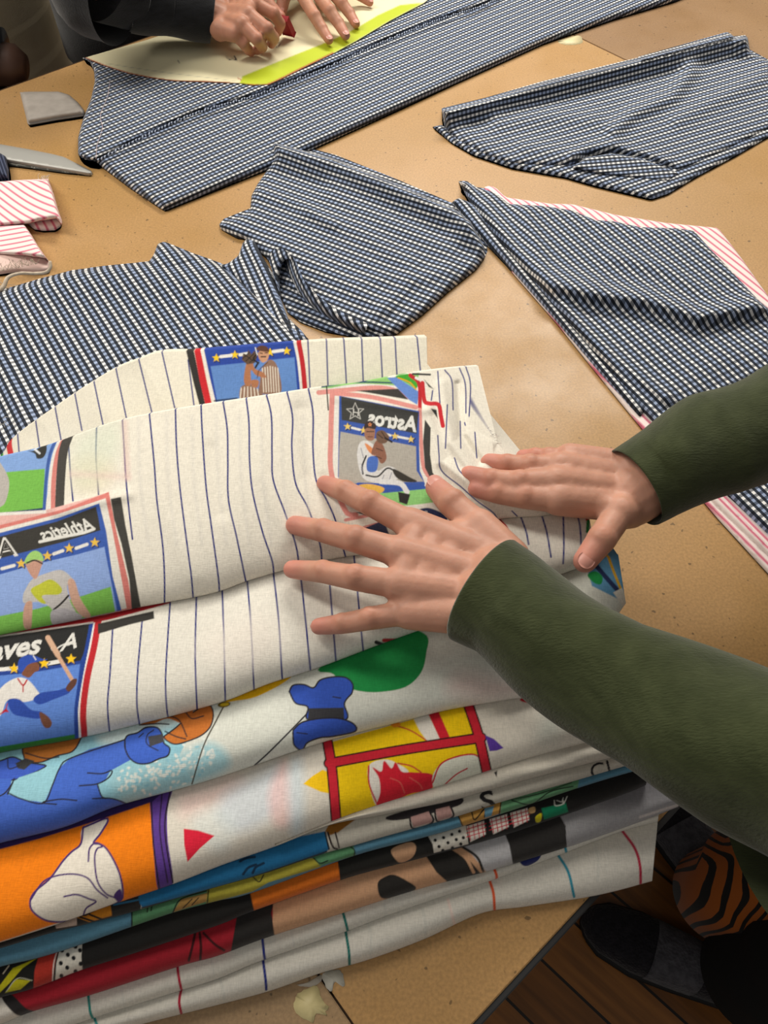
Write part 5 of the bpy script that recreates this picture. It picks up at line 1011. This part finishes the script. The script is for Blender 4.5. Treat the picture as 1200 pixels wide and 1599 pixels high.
def build_body(name, hands, coarse, parent, vox=.0016):
    V_ = []; F_ = []; Cc = []; tips = [V3(*js[-1]) for h in hands for nm, js in h['fingers']]; kn = [V3(*j) for h in hands for nm, js in h['fingers'] for j in js[1:-1]]
    for h in hands:
        v, f = melt('m', hand_caps(h), vox, .5, 5)
        base = np.array(col(h.get('col', 'BE8C76'))); tipc = np.array(col(h.get('tip', 'C67C70')))
        t = np.min([np.linalg.norm(v-np.array(q), axis=1) for q in tips], axis=0); k = np.clip(1-t/.022, 0, 1)**.8*.8
        c = base*(1-k[:, None])+tipc*k[:, None]
        t = np.min([np.linalg.norm(v-np.array(q)-[0, 0, .008], axis=1) for q in kn], axis=0); k = np.exp(-(t/.008)**2)*.4
        c = c*(1-k[:, None])+np.array(col('B07058'))*k[:, None]
        o_ = sum(len(a) for a in V_); V_.append(v); F_ += [tuple(i+o_ for i in q) for q in f]; Cc.append(c)
    v, f = melt('m', coarse, .012, .5, 6); o_ = sum(len(a) for a in V_); V_.append(v); F_ += [tuple(i+o_ for i in q) for q in f]; Cc.append(np.tile(col('BE8C76'), (len(v), 1)))
    V_ = np.vstack(V_); Cc = np.vstack(Cc)
    o = addmesh(name, V_, F_, M_SKIN, parent, True, None, Cc); return o
def nails(h, parent):
    s = h.get('s', 1)
    for nm, js in h['fingers']:
        if nm in h.get('nonails', ()): continue
        a, b = V3(*js[-2]), V3(*js[-1]); d = (b-a).normalized(); up = Vector(h.get('up', (0, 0, 1))); sd = d.cross(up).normalized(); n = sd.cross(d).normalized()
        if nm == 'thumb' and 'thumbup' in h: n = Vector(h['thumbup']).normalized(); n = (n-d*n.dot(d)).normalized(); sd = d.cross(n).normalized()
        sc_ = {'pinky': .82, 'index': 1, 'middle': 1.03, 'ring': .98, 'thumb': 1.25}[nm]*s; vs = []; N = 9
        c = b+d*.0005; R = .0068*sc_
        for i in range(N):
            for j in range(N):
                u0 = (i/(N-1)*2-1); v0 = (j/(N-1)*2-1); u = u0*math.sqrt(1-v0*v0*.45); v = v0*math.sqrt(1-u0*u0*.45); ww = u*math.sqrt(max(0, 1-.35*v*v)); ang = ww*.72
                vs.append(c+d*(v*.0052*sc_)+sd*(math.sin(ang)*R*1.08)+n*(math.cos(ang)*R*1.08-.0010*(v*v)-.0004))
        fs = [(i*N+j, i*N+j+1, (i+1)*N+j+1, (i+1)*N+j) for i in range(N-1) for j in range(N-1)]
        k = len(vs); vs += [v_-n*.0015 for v_ in vs]; fs += [tuple(x+k for x in q[::-1]) for q in fs]
        ring = [i for i in range(N)]+[i*N+N-1 for i in range(1, N)]+[(N-1)*N+j for j in range(N-2, -1, -1)]+[i*N for i in range(N-2, 0, -1)]
        fs += [(ring[i-1], ring[i], ring[i]+k, ring[i-1]+k) for i in range(len(ring))]
        addmesh('fingernail', [tuple(x) for x in vs], fs, M_NAIL, parent)
def sleeve(name, path, m, parent, seed=0, wr=.05, flat=1.0, seg=72, n=150, cuffin=True, tilt=0, ring=None):
    """path: (px, py, z, width_px); a loose tube of cloth, open at the cuff"""
    r = np.random.RandomState(seed); p = cr([(a, b) for a, b, c, d in path], n)
    s = np.r_[0, np.cumsum(np.hypot(*np.diff(np.array([(a, b) for a, b, c, d in path], float), axis=0).T))]; t = np.linspace(0, s[-1], n)
    z = np.interp(t, s, [q[2] for q in path]); wd = np.interp(t, s, [q[3] for q in path])
    ctr = P(p[:, 0], p[:, 1], z); dep = ctr[:, 1]*CP+(TT+CH-ctr[:, 2])*SP; rad = wd/2*dep/F
    return loft(name, ctr, rad, m, parent, seed, wr, flat, seg, cuffin, tilt)
def loft(name, ctr, rad, m, parent, seed=0, wr=.05, flat=1.0, seg=72, cuffin=True, tilt=0, up0=(0, 0, 1.0), cap=False):
    r = np.random.RandomState(seed); n = len(ctr); vs = []; waves = [(r.uniform(5, 24), r.choice([-3, -2, -1, 1, 2, 3]), r.uniform(0, 6.3), r.uniform(.4, 1)) for _ in range(8)]
    L = np.r_[0, np.cumsum(np.linalg.norm(np.diff(ctr, axis=0), axis=1))]
    rows = []
    for i in range(n):
        d = ctr[min(i+3, n-1)]-ctr[max(i-3, 0)]; d /= np.linalg.norm(d); sd = np.cross(d, up0); sd /= np.linalg.norm(sd); up = np.cross(sd, d); row = []
        for k in range(seg):
            a = 2*math.pi*k/seg; q = 0
            for fr_, m_, ph, am in waves: q += am*math.sin(fr_*L[i]*6.28*.6+m_*a+ph)
            env = min(1, L[i]/.03); rr = rad[i]*(1+wr*env*q/3)
            row.append(ctr[i]+rr*(math.cos(a)*sd+flat*math.sin(a)*up)+d*tilt*math.sin(a)*(1-min(1, L[i]/.08)))
        rows.append(row)
    if cuffin:
        d = ctr[3]-ctr[0]; d /= np.linalg.norm(d); c0 = ctr[0]
        e1 = [c0+(np.array(v)-c0)*.985-d*.0012 for v in rows[0]]; e2 = [c0+(np.array(v)-c0)*.95+d*.000 for v in rows[0]]; e3 = [c0+(np.array(v)-c0)*.93+d*.02 for v in rows[0]]
        rows = [e3, e2, e1]+rows
    vs = np.array(rows).reshape(-1, 3); nr = len(rows); idx = np.arange(nr*seg).reshape(nr, seg); nx = np.roll(idx, -1, 1)
    f = np.stack([idx[:-1], nx[:-1], nx[1:], idx[1:]], -1).reshape(-1, 4)
    faces = [tuple(q) for q in f]
    faces.append(tuple(idx[-1]))
    if cap: faces.append(tuple(idx[0][::-1]))
    return addmesh(name, vs, faces, m, parent)
def m_knit(name, c1, c2, sc_=(900, 900, 140)):
    m, nt, b = mat(name, .95, c1, .25, .1); noisecol(nt, b, c1, c2, 1, 3, (60, 60, 200), .3, .7)
    tc = nd(nt, 'ShaderNodeTexCoord'); w_ = nd(nt, 'ShaderNodeTexNoise'); mp = nd(nt, 'ShaderNodeMapping'); mp.inputs['Scale'].default_value = (260, 900, 400); w_.inputs['Scale'].default_value = 1
    bp = nd(nt, 'ShaderNodeBump'); bp.inputs['Strength'].default_value = .5; bp.inputs['Distance'].default_value = .001
    nt.links.new(tc.outputs['Object'], mp.inputs[0]); nt.links.new(mp.outputs[0], w_.inputs['Vector']); nt.links.new(w_.outputs[0], bp.inputs['Height']); nt.links.new(bp.outputs[0], b.inputs['Normal']); return m
M_GREEN = m_knit('olive_green_knit', '31371F', '3D4329')
M_BLACKC = m_knit('black_cloth', '17181A', '222326')
# ---- person at right
p1 = empty('person', (.86, .20, 0)); lut(p1, 'person in olive green sweater pressing both hands on the pile', 'person')
hl = dict(s=1.0, wrist=[(800, 868, .160), (735, 975, .158)], fingers=[
    ('index', [(640, 818, .158), (578, 786, .160), (540, 768, .152), (508, 756, .143)]), ('middle', [(622, 862, .162), (555, 842, .164), (505, 829, .153), (461, 820, .144)]),
    ('ring', [(622, 912, .160), (555, 902, .160), (505, 893, .148), (457, 889, .136)]), ('pinky', [(640, 955, .152), (578, 966, .150), (535, 974, .142), (498, 978, .134)]),
    ('thumb', [(748, 822, .158), (706, 786, .156), (682, 762, .150)])], arm=[(850, 985, .165), (1000, 1085, .175), (1200, 1190, .18), (1400, 1290, .20)], up=(0, 0, 1), nonails=('index', 'middle', 'ring', 'pinky'))
hr = dict(s=1.0, wrist=[(985, 800, .135), (990, 722, .135)], fingers=[
    ('index', [(872, 780, .150), (820, 776, .148), (778, 770, .144), (744, 763, .140)]), ('middle', [(868, 752, .152), (812, 754, .150), (768, 750, .146), (733, 741, .142)]),
    ('ring', [(874, 730, .148), (828, 728, .146), (792, 726, .142), (764, 721, .138)]), ('pinky', [(890, 716, .142), (858, 715, .140), (836, 714, .137), (817, 713, .134)]),
    ('thumb', [(968, 800, .145), (940, 842, .146), (914, 876, .140)])], arm=[(1047, 732, .138), (1115, 695, .145), (1250, 642, .156), (1450, 575, .18)], ar=(.026, .031, .035, .04), thumbup=(-.3, -.6, .7), nonails=('index', 'middle', 'ring', 'pinky'))
E1, E2 = V3(1400, 1290, .20), V3(1450, 575, .18); S1, S2 = Vector((.74, -.02, 1.40)), Vector((.76, .42, 1.40))
coarse = [(E1, .045, S1, .055), (E2, .045, S2, .055), (S1, .06, S2, .06), (Vector((.80, .05, 1.30)), .10, Vector((.80, .35, 1.30)), .10), (Vector((.84, .07, 1.05)), .11, Vector((.84, .33, 1.05)), .11), (Vector((.87, .10, .88)), .12, Vector((.87, .30, .88)), .12),
          (Vector((.79, .20, 1.42)), .055, Vector((.76, .20, 1.53)), .05), (Vector((.76, .20, 1.60)), .085, Vector((.74, .20, 1.68)), .095), (Vector((.70, .20, 1.585)), .045, Vector((.70, .20, 1.60)), .06),
          (Vector((.665, .20, 1.63)), .012, Vector((.64, .20, 1.61)), .012), (Vector((.75, .105, 1.635)), .018, Vector((.75, .105, 1.65)), .018), (Vector((.75, .295, 1.635)), .018, Vector((.75, .295, 1.65)), .018),
          (Vector((.87, .11, .85)), .085, Vector((.74, .10, .48)), .058), (Vector((.74, .10, .48)), .055, Vector((.63, .07, .09)), .036), (Vector((.87, .28, .85)), .085, Vector((.74, .28, .48)), .058), (Vector((.74, .28, .48)), .055, Vector((.60, .19, .09)), .036)]
b1 = build_body('body', [hl, hr], coarse, p1)
nails(hl, b1); nails(hr, b1)
sleeve('sleeve', [(757, 922, .163, 188), (800, 950, .166, 180), (872, 1010, .17, 196), (960, 1066, .175, 204), (1050, 1108, .18, 232), (1165, 1172, .185, 268), (1320, 1245, .195, 285), (1400, 1290, .20, 290)], M_GREEN, p1, 3, .075, .9)
sleeve('sleeve', [(992, 761, .137, 136), (1020, 745, .14, 140), (1047, 730, .145, 148), (1115, 694, .15, 172), (1205, 660, .155, 172), (1330, 615, .165, 180), (1450, 575, .18, 190)], M_GREEN, p1, 8, .06, .95)
def path3(pts, n=60): return cr(pts, n)
for E, Sx, sd_ in ((E1, S1, 5), (E2, S2, 6)):
    c = path3([tuple(E+Vector((-.05, 0, -.004))), tuple(E+Vector((.01, 0, .004))), tuple(E.lerp(Sx, .5)+Vector((0, 0, -.01))), tuple(Sx)]); loft('upper_sleeve', c, np.linspace(.062, .078, len(c)), M_GREEN, p1, sd_, .04, 1, 40, False)
c = path3([(.86, .20, .86), (.85, .20, 1.0), (.82, .20, 1.2), (.79, .20, 1.36), (.79, .20, 1.44), (.785, .20, 1.47)]); rr = np.interp(np.linspace(0, 1, len(c)), [0, .2, .5, .72, .82, .9, .96, 1], [.245, .235, .25, .26, .24, .19, .11, .075])
vs0 = loft('sweater', c, rr, M_GREEN, p1, 9, .02, .62, 60, True, up0=(1.0, 0, 0))
# trousers with orange swirls
def m_trouser():
    m, nt, b = mat('swirl_print_trousers', .85, '101010', .1, .2); L = nt.links.new
    tc = nd(nt, 'ShaderNodeTexCoord'); mp = nd(nt, 'ShaderNodeMapping'); mp.inputs['Scale'].default_value = (24, 24, 9); L(tc.outputs['Object'], mp.inputs[0])
    w_ = nd(nt, 'ShaderNodeTexWave'); w_.inputs['Scale'].default_value = 1.1; w_.inputs['Distortion'].default_value = 4; w_.inputs['Detail'].default_value = 0; w_.inputs['Detail Scale'].default_value = .8; L(mp.outputs[0], w_.inputs['Vector'])
    r = nd(nt, 'ShaderNodeValToRGB'); r.color_ramp.elements[0].position = .3; r.color_ramp.elements[1].position = .36; r.color_ramp.elements[0].color = c4('0C0B0A'); r.color_ramp.elements[1].color = c4('9C5214')
    L(w_.outputs['Fac'], r.inputs[0]); L(r.outputs[0], b.inputs['Base Color']); return m
M_TR = m_trouser(); M_TRB = plain('black_trouser_cloth', '0D0D0D', .9)
c = path3([(.60, .07, .075), (.625, .085, .20), (.68, .10, .45), (.78, .12, .70), (.86, .14, .90)]); loft('trouser_leg', c, np.interp(np.linspace(0, 1, len(c)), [0, .1, .3, .6, 1], [.095, .10, .10, .11, .13]), M_TRB, p1, 21, .06, .9, 60, True, up0=(0, 1.0, 0))
c = path3([(.575, .19, .07), (.60, .20, .25), (.76, .29, .55), (.87, .27, .90)]); loft('trouser_leg', c, np.interp(np.linspace(0, 1, len(c)), [0, .1, .3, .6, 1], [.085, .095, .10, .11, .14]), M_TR, p1, 22, .06, .9, 60, True, up0=(0, 1.0, 0))
# knitted slip-on shoes
def m_knitshoe(name, c1, c2):
    m, nt, b = mat(name, .9, c1, .1, .15); noisecol(nt, b, c1, c2, 90, 3)
    tc = nd(nt, 'ShaderNodeTexCoord'); v = nd(nt, 'ShaderNodeTexVoronoi'); v.inputs['Scale'].default_value = 190; bp = nd(nt, 'ShaderNodeBump'); bp.inputs['Strength'].default_value = .9; bp.inputs['Distance'].default_value = .002
    nt.links.new(tc.outputs['Object'], v.inputs['Vector']); nt.links.new(v.outputs[0], bp.inputs['Height']); nt.links.new(bp.outputs[0], b.inputs['Normal']); return m
M_SH1 = m_knitshoe('black_knit', '17161A', '211F24'); M_SH2 = m_knitshoe('grey_knit', '3C3B40', '4C4B50'); M_SOLE = plain('black_sole', '0E0E10', .7)
def shoe(toe, heel, parent):
    toe = np.array(toe); heel = np.array(heel); d = heel-toe; Ls = np.linalg.norm(d); d /= Ls; n = np.array([-d[1], d[0]])
    W = lambda t: np.interp(t, [0, .04, .12, .3, .5, .75, .95, 1], [.008, .026, .04, .048, .044, .036, .03, .012])
    H = lambda t: np.interp(t, [0, .05, .2, .4, .55, .8, 1], [.022, .042, .058, .072, .085, .09, .07])
    def part(name, t0, t1, m, z0=.018, k=1.0, zt=None):
        nn = 34; sg = 28; vs = []
        for i in range(nn):
            t = t0+(t1-t0)*i/(nn-1); c = toe+d*Ls*t; ww = W(t)*k; hh = (H(t) if zt is None else zt)-z0
            for j in range(sg):
                a = 2*math.pi*j/sg; x = math.copysign(abs(math.cos(a))**.8, math.cos(a))*ww; z = z0+hh*(max(0, math.sin(a))**.8) if math.sin(a) > 0 else z0-.006*abs(math.sin(a))
                vs.append((*(c+n*x), z*1.0*(k if zt is None else 1)))
        fs = [(i*sg+j, i*sg+(j+1) % sg, (i+1)*sg+(j+1) % sg, (i+1)*sg+j) for i in range(nn-1) for j in range(sg)]+[tuple(range(sg))[::-1], tuple((nn-1)*sg+j for j in range(sg))]
        return addmesh(name, vs, fs, m, parent)
    a = part('shoe_toe', 0, .40, M_SH1); a['label'] = 'black knitted toe'; a = part('shoe_band', .36, .60, M_SH2, k=1.03); a['label'] = 'grey knitted band'
    part('shoe_heel', .57, 1, M_SH1)
    part('sole', 0, 1, M_SOLE, z0=.007, k=1.12, zt=.02)
shoe(P(912, 1432, -.87)[:2], (.640, .035), p1); shoe((.50, .40), (.61, .16), p1)
M_HAIR = plain('dark_hair', '1C1410', .6, '2A1E16', 80)
v, f = melt('m', [(Vector((.775, .20, 1.66)), .1, Vector((.76, .20, 1.70)), .098), (Vector((.83, .20, 1.60)), .06, Vector((.84, .20, 1.52)), .04)], .008, .5, 4); addmesh('hair', v, f, M_HAIR, p1)
# ---- person across the table, top left
T2 = Vector((-.62, 1.75, 0))
p2 = empty('person', (-.33, 1.71, 0)); lut(p2, 'person in black at the far table edge, tracing the paper pattern with a red chalk', 'person')
h2r = dict(s=1.02, col='B58068', tip='B5705E', wrist=[(338, 2, .065), (345, 52, .060)], fingers=[
    ('index', [(398, 6, .078), (428, 22, .066), (438, 38, .050), (434, 50, .038)]), ('middle', [(388, 22, .078), (418, 46, .066), (428, 60, .046), (424, 68, .034)]),
    ('ring', [(378, 38, .072), (402, 62, .058), (410, 73, .040), (402, 78, .032)]), ('pinky', [(366, 52, .062), (382, 70, .048), (388, 78, .036), (392, 82, .030)]),
    ('thumb', [(385, -2, .055), (420, 8, .045), (438, 26, .038)])], arm=[(290, 10, .076), (215, -12, .095), (150, -38, .14)], ar=(.026, .030, .030, .03), nonails=('index', 'thumb', 'middle'))
h2l = dict(s=1.05, col='BC8A70', tip='BE7A68', wrist=[(450, -62, .09), (512, -70, .08)], fingers=[
    ('index', [(468, -14, .062), (492, 26, .048), (504, 46, .036), (514, 62, .029)]), ('middle', [(490, -18, .062), (516, 18, .048), (530, 38, .036), (540, 55, .029)]),
    ('ring', [(510, -22, .058), (535, 6, .044), (547, 22, .034), (556, 37, .028)]), ('pinky', [(528, -28, .052), (552, -12, .040), (566, -4, .032), (578, 4, .027)]),
    ('thumb', [(452, -24, .055), (443, -2, .042), (439, 20, .031)])], arm=[(470, -120, .12), (450, -200, .18), (300, -330, .25)], ar=(.026, .030, .034, .038))
A1, A2 = V3(150, -38, .14), V3(300, -330, .25); R1, R2 = Vector((-.48, 1.58, 1.36)), Vector((-.18, 1.84, 1.36))
n2 = Vector((-.65, .76, 0)); mid = (R1+R2)/2
def q2(a, z, s_=0): return Vector((mid.x, mid.y, 0))+n2*a+Vector((.76, .65, 0))*s_+Vector((0, 0, z))
coarse2 = [(A1, .030, R1, .045), (A2, .030, R2, .045), (R1, .06, R2, .06), (q2(0, 1.25, -.12), .1, q2(0, 1.25, .12), .1), (q2(0, .95, -.1), .11, q2(0, .95, .1), .11), (q2(-.01, 1.38), .055, q2(-.04, 1.50), .05), (q2(-.05, 1.56), .085, q2(-.06, 1.65), .095),
           (q2(-.11, 1.56), .045, q2(-.11, 1.57), .055), (q2(-.155, 1.60), .012, q2(-.17, 1.58), .012), (q2(0, .9, -.1), .08, q2(.02, .1, -.11), .04), (q2(0, .9, .1), .08, q2(.02, .1, .11), .04)]
b2 = build_body('body', [h2r, h2l], coarse2, p2, .002)
nails(h2r, b2); nails(h2l, b2)
sleeve('sleeve', [(332, 22, .066, 88), (318, 18, .07, 92), (265, 2, .085, 108), (200, -18, .11, 128), (150, -38, .14, 136)], M_BLACKC, p2, 31, .05, .9)
sleeve('sleeve', [(476, -90, .10, 80), (465, -120, .12, 90), (440, -200, .18, 105), (300, -330, .25, 120)], M_BLACKC, p2, 32, .05, .9)
for E, Sx, sd_ in ((A1, R1, 35), (A2, R2, 36)):
    c = path3([tuple(E+Vector((.03, -.03, -.01))), tuple(E+Vector((-.005, 0, .01))), tuple(E.lerp(Sx, .5)), tuple(Sx)]); loft('upper_sleeve', c, np.linspace(.066, .08, len(c)), M_BLACKC, p2, sd_, .04, 1, 40, False)
c = path3([tuple(q2(.0, .60)), tuple(q2(0, .8)), tuple(q2(0, 1.1)), tuple(q2(-.01, 1.32)), tuple(q2(-.01, 1.40)), tuple(q2(-.015, 1.43))]); rr = np.interp(np.linspace(0, 1, len(c)), [0, .2, .5, .72, .82, .9, .96, 1], [.33, .31, .26, .26, .24, .19, .11, .075])
loft('sweater', c, rr, M_BLACKC, p2, 39, .03, .6, 60, True, up0=(-.65, .76, 0))
for s_ in (-.11, .11):
    c = path3([tuple(q2(.02, .10, s_)), tuple(q2(.01, .4, s_)), tuple(q2(0, .75, s_))]); loft('trouser_leg', c, np.linspace(.075, .11, len(c)), M_TRB, p2, 40, .05, .9, 40, True, up0=(-.65, .76, 0))
    a = q2(-.13, 0, s_); b = q2(.10, 0, s_); shoe((a.x, a.y), (b.x, b.y), p2)
v, f = melt('m', [(q2(-.035, 1.64), .1, q2(-.03, 1.67), .1), (q2(.02, 1.58), .06, q2(.03, 1.50), .04)], .008, .5, 4); addmesh('hair', v, f, M_HAIR, p2)
# red chalk in the right hand
ch = empty('tailors_chalk', V3(444, 42, .03)); 
bm = bmesh.new(); a, b = V3(440, 28, .056), V3(452, 52, .026)
bmesh.ops.create_cube(bm, size=1); 
dz = (b-a); q = dz.to_track_quat('Z', 'Y')
for v_ in bm.verts: v_.co = (a+b)/2+q @ Vector((v_.co.x*.021*(1 if v_.co.z < 0 else .9), v_.co.y*.007, v_.co.z*dz.length))
bmesh.ops.bevel(bm, geom=bm.edges[:], offset=.0012, segments=2, affect='EDGES'); me = bpy.data.meshes.new('tailors_chalk'); bm.to_mesh(me); bm.free()
bpy.data.objects.remove(ch); ch = bpy.data.objects.new('tailors_chalk', me); C.objects.link(ch); me.materials.append(plain('red_chalk', '8C1820', .6)); lut(ch, 'small red chalk held between fingertips above the paper pattern', 'chalk')
# beige dress form behind the table corner
df = empty('dress_form', (-.85, 1.60, 0)); lut(df, 'beige canvas dress form with a stitched centre seam behind the left table corner', 'dress form')
M_CAN = plain('beige_canvas', 'A2967C', .9, 'ACA088', 12, .3, bscale=500)
DX, DY = -.85, 1.60
c = path3([(DX, DY, .40), (DX, DY, .60), (DX, DY, .85), (DX, DY, 1.05), (DX, DY, 1.25), (DX, DY, 1.40), (DX, DY, 1.46), (DX, DY, 1.50)], 90); rr = np.interp(np.linspace(0, 1, 90), [0, .12, .3, .5, .72, .86, .93, 1], [.215, .215, .21, .19, .20, .17, .09, .06])
loft('torso', c, rr, M_CAN, df, 50, .002, .85, 80, True, up0=(.5, -.8, 0))
tube('seam', [(DX+r_*.0-.0, DY-.0, z_) for r_, z_ in ()] or [tuple(np.array([DX, DY, z_])+np.array([.31, -.83, 0])*(r_*1.0+.001)) for z_, r_ in zip(c[:, 2], rr)], .0016, plain('pale_stitching', 'A69C86', .9), df, 5, .3)
tube('stand_pole', [(DX, DY, z_) for z_ in (.03, .3, .43)], .014, plain('black_iron', '18181A', .4, metal=.6), df, 16)
for k in range(3):
    a = k*2.094+.4; tube('foot', [(DX, DY, .10), (DX+.12*math.cos(a), DY+.12*math.sin(a), .06), (DX+.24*math.cos(a), DY+.24*math.sin(a), .012)], .011, bpy.data.materials['black_iron'], df, 10)
# chrome adjusting knob on a rack at the very left
kb = empty('machine_clamp', V3(-10, 92, .02)); lut(kb, 'dark clamp with a chrome ring at the left edge just behind the table', 'clamp')
kc = np.array([-.625, 1.265, .925]); kb.location = (-.625, 1.265, 0)
tube('post', [(kc[0], kc[1], .01), (kc[0], kc[1], .91)], .014, bpy.data.materials['black_iron'], kb, 14)
tube('grip', [kc+np.array([-.10, 0, -.02]), kc+np.array([-.02, 0, -.012]), kc+np.array([.045, -.005, -.015]), kc+np.array([.06, -.005, -.018])], [.03, .034, .03, .018], plain('dark_bronze', '4A352C', .45), kb, 20)
tube('ring', [kc+np.array([.008, 0, .004]), kc+np.array([.03, 0, .0])], .036, plain('chrome', 'C8CCD0', .15, metal=1), kb, 24)
fixparents()
